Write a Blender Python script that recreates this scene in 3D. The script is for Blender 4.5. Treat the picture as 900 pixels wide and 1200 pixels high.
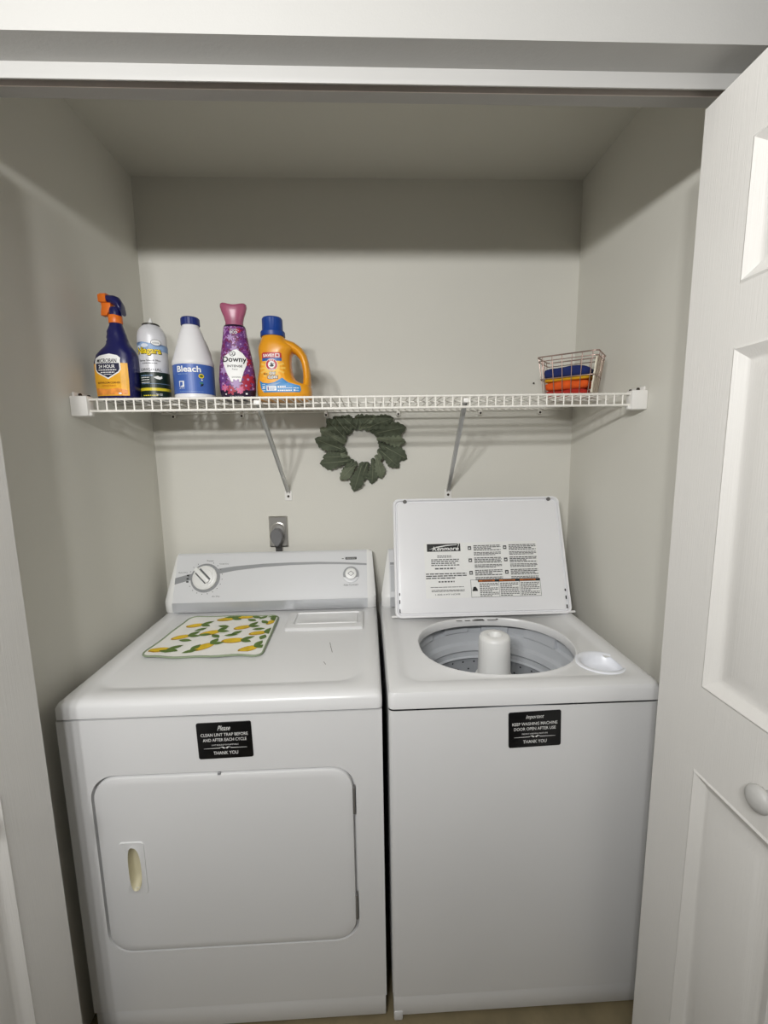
import bpy, bmesh, math, random
from mathutils import Vector, Matrix
from math import sin, cos, pi, radians, atan2, sqrt
random.seed(7)
for o in list(bpy.data.objects): bpy.data.objects.remove(o, do_unlink=True)
SC = bpy.context.scene
COL = SC.collection

# ------------------------------------------------------------------ camera
cam_d = bpy.data.cameras.new('camera'); cam = bpy.data.objects.new('camera', cam_d); COL.objects.link(cam)
cam_d.sensor_fit = 'HORIZONTAL'; cam_d.sensor_width = 36.0
cam_d.lens = 505.25 / 900 * 36.0; cam_d.clip_start = 0.02
YAW, PITCH, ROLL = 0.0376, 0.1423, -0.0154
fw = Vector((sin(YAW)*cos(PITCH), cos(YAW)*cos(PITCH), -sin(PITCH)))
rt = fw.cross(Vector((0, 0, 1))).normalized(); up = rt.cross(fw)
r2 = rt*cos(ROLL) + up*sin(ROLL); u2 = -rt*sin(ROLL) + up*cos(ROLL)
M3 = Matrix((r2, u2, -fw)).transposed()
cam.matrix_world = Matrix.Translation((-0.017, -1.6046, 1.4926)) @ M3.to_4x4()
SC.camera = cam

# ------------------------------------------------------------------ world, lamps, exposure
w = bpy.data.worlds.new('world'); SC.world = w; w.use_nodes = True
w.node_tree.nodes['Background'].inputs[0].default_value = (1.0, 0.985, 0.96, 1)
w.node_tree.nodes['Background'].inputs[1].default_value = 0.02
for bx_, e_ in ((-0.59, 25.0), (-0.41, 25.0), (-0.23, 25.0)):      # the three bulbs of the wall lamp behind the photographer
    ld = bpy.data.lights.new('vanity_bulb', 'SPOT'); ld.energy = e_; ld.shadow_soft_size = 0.045; ld.spot_size = radians(168); ld.spot_blend = 0.72   # forward cone, shaped to dim the lower machine fronts
    ld.color = (1.0, 0.995, 0.985)
    lo = bpy.data.objects.new('vanity_bulb', ld); lo.location = (bx_, -2.08, 1.970); lo.rotation_euler = (radians(94), 0, 0); COL.objects.link(lo)
vs = SC.view_settings
vs.view_transform = 'Standard'; vs.look = 'None'; vs.gamma = 1.0; vs.use_curve_mapping = False
vs.exposure = 0.30

# ------------------------------------------------------------------ materials
def lin(c):
    if isinstance(c, str):
        c = tuple(int(c[i:i+2], 16)/255 for i in (0, 2, 4))
    return tuple((x/12.92 if x <= .04045 else ((x+.055)/1.055)**2.4) for x in c) + (1.0,)
MATS = {}
def mat(name, col, rough=.5, metal=0.0, var=0.04, vscale=6.0, bump=0.0, bscale=200.0, stretch=(1, 1, 1), trans=0.0, coat=0.0, spec=.5):
    if name in MATS: return MATS[name]
    m = bpy.data.materials.new(name); m.use_nodes = True; nt = m.node_tree; N = nt.nodes; L = nt.links
    b = N['Principled BSDF']
    b.inputs['Roughness'].default_value = rough; b.inputs['Metallic'].default_value = metal
    b.inputs['Transmission Weight'].default_value = trans; b.inputs['Coat Weight'].default_value = coat
    b.inputs['Specular IOR Level'].default_value = spec
    c = lin(col)
    tc = N.new('ShaderNodeTexCoord')
    n = N.new('ShaderNodeTexNoise'); n.inputs['Scale'].default_value = vscale; n.inputs['Detail'].default_value = 4
    L.new(tc.outputs['Object'], n.inputs['Vector'])
    r = N.new('ShaderNodeMapRange'); r.inputs[1].default_value = .3; r.inputs[2].default_value = .7
    r.inputs[3].default_value = 1-var; r.inputs[4].default_value = 1+var
    L.new(n.outputs['Fac'], r.inputs[0])
    v = N.new('ShaderNodeVectorMath'); v.operation = 'SCALE'; v.inputs[0].default_value = c[:3]
    L.new(r.outputs[0], v.inputs['Scale']); L.new(v.outputs[0], b.inputs['Base Color'])
    if bump > 0:
        mp = N.new('ShaderNodeMapping'); mp.inputs['Scale'].default_value = stretch
        n2 = N.new('ShaderNodeTexNoise'); n2.inputs['Scale'].default_value = bscale; n2.inputs['Detail'].default_value = 3
        L.new(tc.outputs['Object'], mp.inputs[0]); L.new(mp.outputs[0], n2.inputs['Vector'])
        bp = N.new('ShaderNodeBump'); bp.inputs['Strength'].default_value = bump; bp.inputs['Distance'].default_value = .002
        L.new(n2.outputs['Fac'], bp.inputs['Height']); L.new(bp.outputs[0], b.inputs['Normal'])
    MATS[name] = m
    return m

WALL = mat('closet_wall_paint', 'dcdad1', .75, bump=.12, bscale=260, var=.012, vscale=2)
FRONT = mat('front_wall_paint', 'b4b3b0', .6, bump=.10, bscale=240, var=.01)
CEIL = mat('ceiling_paint', 'd2d0c6', .85, bump=.12, bscale=200, var=.012)
TRIM = mat('white_trim', 'c0bfbc', .4, var=.015)
ROOMW = mat('room_wall_paint', '85837f', .7, var=.01)
ROOMC = mat('room_ceiling_paint', 'e4e3de', .8, var=.01)
DARK = mat('dark_gap', '1c1b1a', .8)
FLOORM = mat('beige_floor', '83775b', .55, var=.16, vscale=14, bump=.1, bscale=90)
DOORM = mat('moulded_door_white', 'e2e0dc', .42, bump=.22, bscale=150, stretch=(3, 3, .06), var=.012)
ENAMEL = mat('white_enamel', 'e2e2e2', .28, var=.012, vscale=3, bump=.03, bscale=400)
LIDE = mat('lid_enamel', 'eeeef0', .28, var=.01)
ENAMEL2 = mat('white_plastic', 'eaeae8', .35, var=.012)
CONS = mat('silver_white_console', 'd9dadc', .35, var=.01)
GREY = mat('console_grey', '8f9193', .45)
TUBG = mat('tub_grey_plastic', 'c3c6ca', .4, var=.03)
TUBD = mat('basket_grey', '9fa2a6', .45, var=.05)
INK = mat('black_ink', '131313', .5)
INKG = mat('grey_ink', '4c4c4c', .5)
PAPER = mat('white_label', 'f0f0ee', .5, var=.01)
CREAM = mat('aged_cream_plastic', 'cdc6a9', .45, var=.06, vscale=25)
WIRE = mat('white_vinyl_wire', 'efece4', .38, var=.02)
CHROME = mat('chrome', 'd5d3cf', .3, metal=1.0)
STEEL = mat('bracket_steel', 'c9c9c7', .4, metal=.55)
PLUG = mat('plug_grey', '6d6d6f', .55, bump=.05)
SCREW = mat('screw_metal', '77726a', .45, metal=.6)
BRASSW = mat('basket_wire_rose', 'b39a90', .3, metal=.75)

# ------------------------------------------------------------------ mesh helpers
class MB:
    def __init__(s): s.v = []; s.f = []; s.m = []
    def add(s, vs, fs, mi=0):
        o = len(s.v); s.v += [tuple(p) for p in vs]; s.f += [tuple(i+o for i in f) for f in fs]; s.m += [mi]*len(fs); return s
    def box(s, x0, x1, y0, y1, z0, z1, mi=0):
        return s.add([(x0,y0,z0),(x1,y0,z0),(x1,y1,z0),(x0,y1,z0),(x0,y0,z1),(x1,y0,z1),(x1,y1,z1),(x0,y1,z1)],
            [(3,2,1,0),(4,5,6,7),(0,1,5,4),(1,2,6,5),(2,3,7,6),(3,0,4,7)], mi)
    def loops(s, loops, cap0=True, cap1=True, mi=0, closed=True):
        n = len(loops[0]); vs = [p for l in loops for p in l]; fs = []
        for k in range(len(loops)-1):
            for i in range(n if closed else n-1):
                j = (i+1) % n
                fs.append((k*n+i, k*n+j, (k+1)*n+j, (k+1)*n+i))
        if cap0: fs.append(tuple(reversed(range(n))))
        if cap1: fs.append(tuple(range((len(loops)-1)*n, len(loops)*n)))
        return s.add(vs, fs, mi)
    def tube(s, path, r, n=8, mi=0, closed=False):
        path = [Vector(p) for p in path]; ls = []; K = len(path); ref = None
        for i, p in enumerate(path):
            if closed: t = path[(i+1) % K]-path[i-1]
            else: t = (path[min(i+1, K-1)]-path[max(i-1, 0)])
            t.normalize()
            if ref is None:
                ref = Vector((0, 0, 1)) if abs(t.z) < .9 else Vector((1, 0, 0))
            a = t.cross(ref)
            if a.length < 1e-5: a = t.cross(Vector((0, 1, 0)))
            a.normalize(); b = a.cross(t).normalized(); ref = b
            rr = r[i] if isinstance(r, (list, tuple)) else r
            ls.append([p + a*cos(2*pi*k/n)*rr + b*sin(2*pi*k/n)*rr for k in range(n)])
        if closed:
            ls.append(ls[0]); return s.loops(ls, False, False, mi)
        return s.loops(ls, True, True, mi)
    def lathe(s, prof, c=(0, 0, 0), n=32, mi=0, axis='z', cap0=True, cap1=True):
        ls = []
        for r, h in prof:
            l = []
            for k in range(n):
                a = 2*pi*k/n; x, y = r*cos(a), r*sin(a)
                l.append((c[0]+x, c[1]+y, c[2]+h) if axis == 'z' else (c[0]+x, c[1]-h, c[2]+y))
            ls.append(l)
        return s.loops(ls, cap0, cap1, mi)
    def build(s, name, mats, parent=None, bevel=0, seg=2, smooth=35, root=None, shift=None):
        me = bpy.data.meshes.new(name)
        off = Vector((0, 0, 0))
        p = parent
        while p is not None: off += p.location; p = p.parent
        if shift is not None: off = Vector(shift)
        me.from_pydata([tuple(Vector(v)-off) for v in s.v], [], s.f)
        me.polygons.foreach_set('material_index', s.m)
        for m in (mats if isinstance(mats, (list, tuple)) else [mats]): me.materials.append(m)
        bm = bmesh.new(); bm.from_mesh(me)
        bmesh.ops.remove_doubles(bm, verts=bm.verts, dist=1e-6)
        bmesh.ops.recalc_face_normals(bm, faces=bm.faces)
        if bevel:
            es = [e for e in bm.edges if len(e.link_faces) == 2 and e.calc_face_angle(0) > radians(30)]
            bmesh.ops.bevel(bm, geom=es, offset=bevel, segments=seg, affect='EDGES', profile=.5, clamp_overlap=True)
        bm.to_mesh(me); bm.free()
        if smooth:
            me.polygons.foreach_set('use_smooth', [True]*len(me.polygons))
            me.set_sharp_from_angle(angle=radians(smooth))
        o = bpy.data.objects.new(name, me); COL.objects.link(o)
        if parent is not None: o.parent = parent
        if shift is not None: o.location = shift
        return o

def tag(o, label, cat, group=None):
    o['label'] = label; o['category'] = cat
    if group: o['group'] = group
    return o
def struct(o, label=None):
    o['kind'] = 'structure'
    if label: o['label'] = label
    return o
def thing(name, label, cat, loc, group=None):
    o = bpy.data.objects.new(name, None); COL.objects.link(o); o.location = loc; o.empty_display_size = .05
    return tag(o, label, cat, group)
def rrect(x0, x1, y0, y1, r, n=6, m=4):
    pts = []
    cs = [(x1-r, y0+r, -pi/2), (x1-r, y1-r, 0), (x0+r, y1-r, pi/2), (x0+r, y0+r, pi)]
    for q, (cx, cy, a0) in enumerate(cs):
        for k in range(n+1): a = a0 + pi/2*k/n; pts.append((cx+r*cos(a), cy+r*sin(a)))
        nx = cs[(q+1) % 4]; a = nx[2]
        ex, ey = nx[0]+r*cos(a), nx[1]+r*sin(a); lx, ly = pts[-1]
        for k in range(1, m): pts.append((lx+(ex-lx)*k/m, ly+(ey-ly)*k/m))
    return pts
def XY(p, z): return [(x, y, z) for x, y in p]
def XZ(p, y): return [(x, y, z) for x, z in p]

# ---- flat print: shapes and lettering collected in a (u,v) plane, then laid on a surface
_tc = {}
def text_geo(s, bold=0.0, shear=0.0):
    k = (s, bold, shear)
    if k not in _tc:
        cu = bpy.data.curves.new('t', 'FONT'); cu.body = s; cu.size = 1; cu.shear = shear; cu.offset = bold
        cu.fill_mode = 'FRONT'; cu.resolution_u = 3
        ob = bpy.data.objects.new('t', cu); COL.objects.link(ob)
        dg = bpy.context.evaluated_depsgraph_get(); dg.update()
        me = bpy.data.meshes.new_from_object(ob.evaluated_get(dg))
        V = [(v.co.x, v.co.y) for v in me.vertices]; F = [tuple(p.vertices) for p in me.polygons]
        bpy.data.objects.remove(ob, do_unlink=True); bpy.data.meshes.remove(me); bpy.data.curves.remove(cu)
        xs = [a for a, b in V]; ys = [b for a, b in V]
        _tc[k] = (V, F, min(xs), max(xs), min(ys), max(ys))
    return _tc[k]
class Print:
    def __init__(s): s.items = []; s.mats = []
    def mi(s, m):
        if m not in s.mats: s.mats.append(m)
        return s.mats.index(m)
    def poly(s, pts, m, lay=1):
        s.items.append((list(pts), [tuple(range(len(pts)))], s.mi(m), lay)); return s
    def rect(s, x0, x1, y0, y1, m, lay=1): return s.poly([(x0,y0),(x1,y0),(x1,y1),(x0,y1)], m, lay)
    def disc(s, x, y, rx, ry, m, lay=1, rot=0, n=20):
        return s.poly([(x+rx*cos(a)*cos(rot)-ry*sin(a)*sin(rot), y+rx*cos(a)*sin(rot)+ry*sin(a)*cos(rot)) for a in [2*pi*k/n for k in range(n)]], m, lay)
    def text(s, t, cx, cy, w, h, m, lay=3, bold=0.0, shear=0.0, rot=0):
        V, F, a, b, c, d = text_geo(t, bold, shear)
        sx = w/(b-a); sy = h/(d-c); mx = (a+b)/2; my = (c+d)/2
        P = [((x-mx)*sx, (y-my)*sy) for x, y in V]
        P = [(cx+x*cos(rot)-y*sin(rot), cy+x*sin(rot)+y*cos(rot)) for x, y in P]
        s.items.append((P, F, s.mi(m), lay)); return s
    def lines(s, x0, x1, y0, y1, rows, m, lay=3, fill=.55, seed=0):
        rg = random.Random(seed); dh = (y1-y0)/rows
        for k in range(rows):
            y = y1-(k+1)*dh; x = x0; end = x1 if k % 3 != 2 else x0+(x1-x0)*rg.uniform(.5, .9)
            while x < end:
                wd = rg.uniform(.03, .12)*(x1-x0)+dh*.5; s.rect(x, min(x+wd, x1), y, y+dh*fill, m, lay); x += wd+dh*.35
        return s
    def build(s, name, fmap, parent, slice_u=0, slice_v=0, eps=.00025):
        bm = bmesh.new()
        by = {}
        for P, F, mi, lay in s.items:
            vs = [bm.verts.new((x, y, lay)) for x, y in P]
            for f in F:
                try: fc = bm.faces.new([vs[i] for i in f]); fc.material_index = mi
                except ValueError: pass
        big = [f for f in bm.faces if len(f.verts) > 4]
        bmesh.ops.triangulate(bm, faces=big)
        for ax, st in ((0, slice_u), (1, slice_v)):
            if not st: continue
            lo = min(v.co[ax] for v in bm.verts); hi = max(v.co[ax] for v in bm.verts)
            k = lo + st*.5
            while k < hi:
                co = Vector((0, 0, 0)); co[ax] = k; no = Vector((0, 0, 0)); no[ax] = 1
                bmesh.ops.bisect_plane(bm, geom=bm.verts[:]+bm.edges[:]+bm.faces[:], plane_co=co, plane_no=no); k += st
        bm.normal_update()
        for f in bm.faces:
            if f.normal.z < 0: f.normal_flip()
        off = Vector((0, 0, 0)); p = parent
        while p is not None: off += p.location; p = p.parent
        for v in bm.verts: v.co = Vector(fmap(v.co.x, v.co.y, v.co.z*eps)) - off
        me = bpy.data.meshes.new(name); bm.to_mesh(me); bm.free()
        for m in s.mats: me.materials.append(m)
        o = bpy.data.objects.new(name, me); COL.objects.link(o); o.parent = parent
        return o
def plane_map(o, u, v, n):
    o, u, v, n = Vector(o), Vector(u).normalized(), Vector(v).normalized(), Vector(n).normalized()
    return lambda a, b, h: o + u*a + v*b + n*h

# ------------------------------------------------------------------ the closet
XL, XR, ZC = -0.780, 0.748, 2.403
YF, YI, ZH = -0.859, -0.734, 2.110
def slab(name, b, m, label): return struct(MB().box(*b).build(name, m, smooth=0), label)
slab('wall_back', (XL-.1, XR+.1, 0, .1, -.05, ZC+.1), WALL, 'pale greige painted back wall of the laundry closet')
slab('wall_left', (XL-.1, XL, YI, 0, -.05, ZC+.1), WALL, 'pale greige left side wall of the laundry closet')
slab('wall_right', (XR, XR+.1, YI, 0, -.05, ZC+.1), WALL, 'pale greige right side wall of the laundry closet')
slab('ceiling', (XL-.1, XR+.1, YI, .1, ZC, ZC+.1), CEIL, 'shaded closet ceiling')
slab('floor', (-1.7, 1.7, -3.2, .1, -.06, 0), FLOORM, 'beige floor under the machines')
mb = MB(); mb.box(-1.6, XL, YF, YI, 0, 2.5); mb.box(XR, 1.6, YF, YI, 0, 2.5); mb.box(XL, XR, YF, YI, ZH, 2.5)
struct(mb.build('wall_front', FRONT, smooth=0), 'white wall around and above the closet opening')
# the rest of the room the photographer stands in
slab('wall_opposite', (-1.7, 1.7, -3.2, -3.1, -.05, 2.55), ROOMW, 'plain painted wall behind the photographer')
slab('wall_room_left', (-1.7, -1.6, -3.1, YI, -.05, 2.55), ROOMW, 'plain painted side wall of the room, left')
slab('wall_room_right', (1.6, 1.7, -3.1, YI, -.05, 2.55), ROOMW, 'plain painted side wall of the room, right')
slab('ceiling_room', (-1.7, 1.7, -3.2, YI, 2.45, 2.55), ROOMC, 'white room ceiling')
# track board in the head of the opening, slotted underneath
tr = MB().box(XL, XR, -.808, -.8050, 2.086, ZH).build('trim_1', TRIM, bevel=.0006, smooth=35)
struct(tr, 'white head trim hiding the bifold track')
MB().box(XL, XR, -.8050, -.7885, 2.104, ZH-.0005).build('track_channel', DARK, tr, smooth=0)
MB().box(XL, XR, -.7885, -.7870, 2.089, ZH).build('track_lip', mat('track_lip_paint', 'e8ddd4', .5), tr, smooth=0)

# ------------------------------------------------------------------ bifold doors
DW, DT, DZ0, DZ1 = .40, .033, .020, 2.066
def leaf_mesh(panels=True):
    """local: s along +x from the leading edge, z up, visible face at y=0 looking to -y, thickness to +y"""
    s0, s1 = .107, DW-.107
    rows = [(.20, .897), (1.059, 1.649), (1.745, 1.957)]
    mb = MB()
    q = lambda a, b, c, d: mb.add([(a,0,c),(b,0,c),(b,0,d),(a,0,d)], [(0,1,2,3)])
    q(0, s0, DZ0, DZ1); q(s1, DW, DZ0, DZ1)
    zz = [DZ0] + [z for r in rows for z in r] + [DZ1]
    for k in range(0, len(zz), 2): q(s0, s1, zz[k], zz[k+1])
    mb.add([(0,DT,DZ0),(DW,DT,DZ0),(DW,DT,DZ1),(0,DT,DZ1),(0,0,DZ0),(DW,0,DZ0),(DW,0,DZ1),(0,0,DZ1)],
           [(3,2,1,0),(4,0,1,5),(7,6,2,3),(0,4,7,3),(5,1,2,6)])
    pan = []
    for z0, z1 in rows:
        p = MB(); ls = []
        for ins, d in ((0, 0), (.004, -.002), (.012, .003), (.020, .0085), (.026, .0105), (.032, .0105), (.052, .0045), (.056, .0035)):
            ls.append([(s0+ins, d, z0+ins), (s1-ins, d, z0+ins), (s1-ins, d, z1-ins), (s0+ins, d, z1-ins)])
        p.loops(ls, False, True); pan.append(p)
    return mb, pan
def place_mb(mb, M):
    mb.v = [tuple(M @ Vector(v)) for v in mb.v]; return mb
def bifold(name, G, H, P, mirror, label, knob):
    """G leading edge of the near leaf at the track, H fold hinge, P pivot at the jamb (plan points of the visible faces)"""
    root = bpy.data.objects.new(name, None); COL.objects.link(root); root.location = (G[0], G[1], 0); struct(root, label)
    def mtx(a, b, flip):
        d = Vector((b[0]-a[0], b[1]-a[1], 0)).normalized(); n = Vector((-d.y, d.x, 0)) * (-1 if flip else 1)
        return Matrix(((d.x, n.x, 0, a[0]), (d.y, n.y, 0, a[1]), (0, 0, 1, 0), (0, 0, 0, 1)))
    for (a, b, fl) in ((G, H, mirror), (P, H, mirror)):
        m, pan = leaf_mesh(); M = mtx(a, b, fl)
        if a is P:
            n = Vector((M[0][1], M[1][1], 0)); M = Matrix.Translation(n*.037*0) @ M
        lf = place_mb(m, M).build('leaf', DOORM, root, smooth=0)
        for p in pan: place_mb(p, M).build('raised_panel', DOORM, lf, smooth=25)
        if a is G and knob:
            kb = MB(); kb.lathe([(.0, 0), (.011, 0), (.010, .008), (.013, .012), (.0195, .019), (.0205, .024), (.018, .029), (.010, .0325), (0.0005, .0335)], n=24, axis='y')
            kb.v = [tuple(M @ Vector((v[0]+.258, v[1], v[2]+.968))) for v in kb.v]
            k = kb.build('knob', TRIM, root, smooth=60); k['label'] = 'round white door knob'
    for z in (.25, 1.03, 1.82):
        hb = MB().tube([(H[0]+(.016 if not mirror else -.016), H[1]-.004, z), (H[0]+(.016 if not mirror else -.016), H[1]-.004, z+.07)], .004, 8)
        hb.build('hinge', STEEL, root)
    return root
bifold('door_2', (.580, -.792), (.580, -1.192), (.715, -.815), False, 'white moulded-panel bifold door folded open on the right', True)
bifold('door_1', (-.683, -.780), (-.683, -1.180), (-.750, -.800), True, 'white moulded-panel bifold door folded open on the left', True)

# ------------------------------------------------------------------ dryer
DX0, DX1, DY0, DY1 = -.743, .006, -.6647, -.035
DZS, DZT = .8908, .9323
dr = thing('dryer', 'white front-loading dryer with square door, left of the washer', 'dryer', ((DX0+DX1)/2, -.35, 0))
mb = MB()
o = [(DX0, .078), (DX1, .078), (DX1, .887), (DX0, .887)]
door = (-.679, -.067, .258, .739)
n_c, m_s = 8, 6
hole = rrect(door[0]-.006, door[1]+.007, door[2]-.004, door[3]+.006, .060, n_c, m_s)
def cast(pt, c, rect):
    dx, dz = pt[0]-c[0], pt[1]-c[1]; t = 1e9
    if abs(dx) > 1e-9: t = min(t, ((rect[1] if dx > 0 else rect[0])-c[0])/dx)
    if abs(dz) > 1e-9: t = min(t, ((rect[3] if dz > 0 else rect[2])-c[1])/dz)
    return (c[0]+dx*t, c[1]+dz*t)
def outer_loop(hole, rect):
    """ray cast, then snap the nearest points to the corners so the outline stays square"""
    c = (sum(p[0] for p in hole)/len(hole), sum(p[1] for p in hole)/len(hole))
    l = [cast(p, c, rect) for p in hole]
    for cx in (rect[0], rect[1]):
        for cz in (rect[2], rect[3]):
            i = min(range(len(l)), key=lambda k: (l[k][0]-cx)**2+(l[k][1]-cz)**2); l[i] = (cx, cz)
    return l
ol = outer_loop(hole, (DX0, DX1, .078, .887))
mb.loops([XZ(ol, DY1), XZ(ol, DY0+.004), XZ([(p[0]*.0+p[0], p[1]) for p in ol], DY0), XZ(hole, DY0), XZ(hole, DY0+.016)], True, True)
mb.build('cabinet', ENAMEL, dr, smooth=30)
MB().box(DX0+.002, DX1-.002, DY0+.003, DY0+.05, .012, .0755).build('toe_panel', ENAMEL, dr, bevel=.003)
for fx in (DX0+.05, DX1-.05):
    for fy in (DY0+.08, DY1-.06):
        MB().lathe([(.022, 0), (.022, .015), (.012, .02), (.012, .08)], (fx, fy, 0), 16).build('leg', DARK, dr)
# top with a shallow recessed field
mb = MB()
def top_loop(x0, x1, y0, y1, r, z): return XY(rrect(x0, x1, y0, y1, r, 6, 5), z)
mb.loops([top_loop(DX0+.002, DX1-.002, DY0+.001, DY1, .012, DZS), top_loop(DX0-.001, DX1+.001, DY0-.004, DY1, .012, DZS+.003),
    top_loop(DX0-.001, DX1+.001, DY0-.003, DY1, .012, DZT-.014), top_loop(DX0+.003, DX1-.003, DY0+.002, DY1, .014, DZT-.005), top_loop(DX0+.012, DX1-.012, DY0+.014, DY1-.008, .02, DZT),
    top_loop(DX0+.042, DX1-.042, DY0+.052, DY1-.02, .06, DZT), top_loop(DX0+.048, DX1-.048, DY0+.058, DY1-.022, .056, DZT-.004),
    top_loop(DX0+.06, DX1-.06, DY0+.07, DY1-.03, .05, DZT-.0045)])
mb.build('top_panel', ENAMEL, dr, smooth=40)
# lint screen lid
lint = MB()
lx0, lx1, ly0, ly1 = -.292, -.040, -.290, -.150
lint.loops([top_loop(lx0, lx1, ly0, ly1, .008, DZT-.006), top_loop(lx0, lx1, ly0, ly1, .008, DZT+.004), top_loop(lx0+.004, lx1-.004, ly0+.005, ly1-.004, .008, DZT+.006),
    top_loop(lx0+.024, lx1-.012, ly0+.028, ly1-.012, .008, DZT+.006), top_loop(lx0+.027, lx1-.015, ly0+.031, ly1-.015, .006, DZT+.0005), top_loop(lx0+.03, lx1-.018, ly0+.034, ly1-.018, .006, DZT+.0005),
    top_loop(lx0+.033, lx1-.021, ly0+.037, ly1-.021, .006, DZT+.0055), top_loop(lx0+.055, lx1-.06, ly0+.05, ly1-.035, .02, DZT+.0055), top_loop(lx0+.075, lx1-.08, ly0+.06, ly1-.045, .015, DZT+.0015)])
lint.build('lint_lid', ENAMEL, dr, smooth=30)
# loading door with a pocket handle
dm = MB()
dc = rrect(door[0], door[1], door[2], door[3], .054, n_c, m_s)
hx0, hx1, hz0, hz1 = -.618, -.586, .438, .556
N_ = len(dc); hcx, hcz = (hx0+hx1)/2, (hz0+hz1)/2
def lens(p, k=1.0, dx=0):
    a = atan2(p[1]-hcz, p[0]-hcx)
    ca, sa = cos(a), sin(a)
    rx = (.019 if ca > 0 else .011)*k; rz = .060*k
    t = 1/((abs(ca)/rx)**2.6+(abs(sa)/rz)**2.6)**(1/2.6)
    return (hcx+ca*t+dx, hcz+sa*t)
ring = [lens(p) for p in dc]
def inset(p, k): # shrink outline towards its centre
    cx, cz = (door[0]+door[1])/2, (door[2]+door[3])/2
    return [(cx+(x-cx)*(1-k/abs(door[1]-cx)), cz+(z-cz)*(1-k/abs(door[3]-cz))) for x, z in p]
dm.loops([XZ(dc, DY0+.013), XZ(dc, DY0+.003), XZ(inset(dc, .0015), DY0-.0005), XZ(inset(dc, .005), DY0-.002), XZ(inset(dc, .02), DY0-.002), XZ(ring, DY0-.002)], True, False)
dd = dm.build('loading_door', ENAMEL, dr, smooth=30)
hm = MB()
plate = rrect(-.633, -.573, .424, .570, .010, n_c, m_s)
ringp = [lens(p, 1.0) for p in plate]; ringq = [lens(p, 1.12) for p in plate]
hm.loops([XZ(plate, DY0-.0015), XZ([(x*.98+hcx*.02, z*.98+hcz*.02) for x, z in plate], DY0-.0045), XZ(ringq, DY0-.0045), XZ(ringp, DY0-.0065)], False, False, 0)
hm.loops([XZ(ringp, DY0-.0065), XZ([lens(p, .93) for p in plate], DY0-.002), XZ([lens(p, .72) for p in plate], DY0+.010), XZ([lens(p, .45) for p in plate], DY0+.0125)], False, True, 1)
hd = hm.build('handle', [ENAMEL, CREAM], dd, smooth=50); hd['label'] = 'recessed cream pocket handle'
for hz in ((.315, .385), (.615, .685)):
    h = MB(); h.box(door[1]-.001, door[1]+.0045, DY0-.0015, DY0+.012, *hz)
    h.build('hinge', mat('hinge_grey', '8a8885', .4, metal=.5), dd, bevel=.001)
MB().box(-.385, -.379, DY0-.004, DY0+.002, .7385, .7435).build('door_catch', GREY, dd)
# console, shared by both machines
CP = [(-.118, .9335), (-.124, .940), (-.126, .973), (-.121, .981), (-.052, 1.118), (-.046, 1.1255), (-.038, 1.129), (-.028, 1.127), (-.026, .9335)]
PY0, PZ0, PY1, PZ1 = -.121, .981, -.052, 1.118
def console(root, x0, x1, capw, full):
    inx0, inx1 = x0+capw, x1-capw
    mb = MB(); mb.loops([[(x, y, z) for y, z in CP] for x in (inx0, inx1)])
    con = mb.build('console', CONS, root, smooth=25)
    for sgn, a, b in ((1, x0, inx0), (-1, x1, inx1)):
        cb = MB(); ls = []
        cy, cz = -.06, .98
        for t, k, up_ in ((0.0, .80, .0), (.25, .93, 0), (.6, 1.0, 0), (1, 1.02, 0)):
            x = a + (b-a)*t
            ls.append([(x + ((.026 if a < b else .010)*sgn*max(0, (z-.985)/.14)*(1-t)), cy+(y-cy)*k, (z if z < .95 else .9335+(z-.9335)*(.965+.045*min(1, t+.3)*.9))) for y, z in CP])
        cb.loops(ls); cb.build('end_cap', ENAMEL2, con, smooth=45)
    kick = MB(); kick.add([(inx0, -.1268, .9405), (inx1, -.1268, .9405), (inx1, -.1285, .9725), (inx0, -.1285, .9725)], [(0, 1, 2, 3)])
    kick.build('kick_strip', mat('silver_strip', 'c2c4c7', .3, metal=.3), con, smooth=0)
    tv = Vector((0, PY1-PY0, PZ1-PZ0)).normalized(); nv = Vector((0, -tv.z, tv.y))
    return con, plane_map((0, PY0, PZ0), (1, 0, 0), tv, nv), tv, nv
dcon, fm, tv, nv = console(dr, DX0+.004, DX1-.001, .030, True)
def circ(u, v, r, n=28): return [(u+r*cos(2*pi*k/n), v+r*sin(2*pi*k/n)) for k in range(n)]
PL = sqrt((PY1-PY0)**2+(PZ1-PZ0)**2)
pr = Print()
stripe_t = [(-.713, .078), (-.66, .092), (-.60, .104), (-.50, .117), (-.40, .1235), (-.30, .126), (-.20, .1255), (-.12, .1225), (-.026, .116)]
stripe_b = [(-.713, .055), (-.66, .069), (-.60, .083), (-.50, .101), (-.40, .1115), (-.30, .116), (-.20, .117), (-.12, .115), (-.026, .109)]
for k in range(len(stripe_t)-1): pr.poly([stripe_b[k], stripe_b[k+1], stripe_t[k+1], stripe_t[k]], GREY, 1)
KU, KV = -.603, .077
pr.disc(KU, KV, .052, .052, GREY, 2, n=36)
pr.text('Timer', KU+.012, .139, .026, .0055, INKG)
pr.text('Timed Dry', KU+.062, .126, .034, .006, INKG)
pr.text('Auto Dry', KU-.081, .098, .032, .006, INKG)
pr.text('Air Dry', KU+.043, .010, .028, .006, INKG)
for a in range(20, 340, 18):
    aa = radians(a+100); pr.rect(KU+.060*cos(aa)-.0012, KU+.060*cos(aa)+.0012, KV+.058*sin(aa)-.0012, KV+.058*sin(aa)+.0016, INKG, 3)
for dv in (.010, -.002, -.013): pr.rect(KU-.066, KU-.058, KV+dv-.002, KV+dv+.003, INK, 3)
pr.rect(-.103, -.062, .1315, .1405, INK, 2); pr.text('KENMORE', -.0825, .136, .032, .0030, PAPER, 3)
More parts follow.
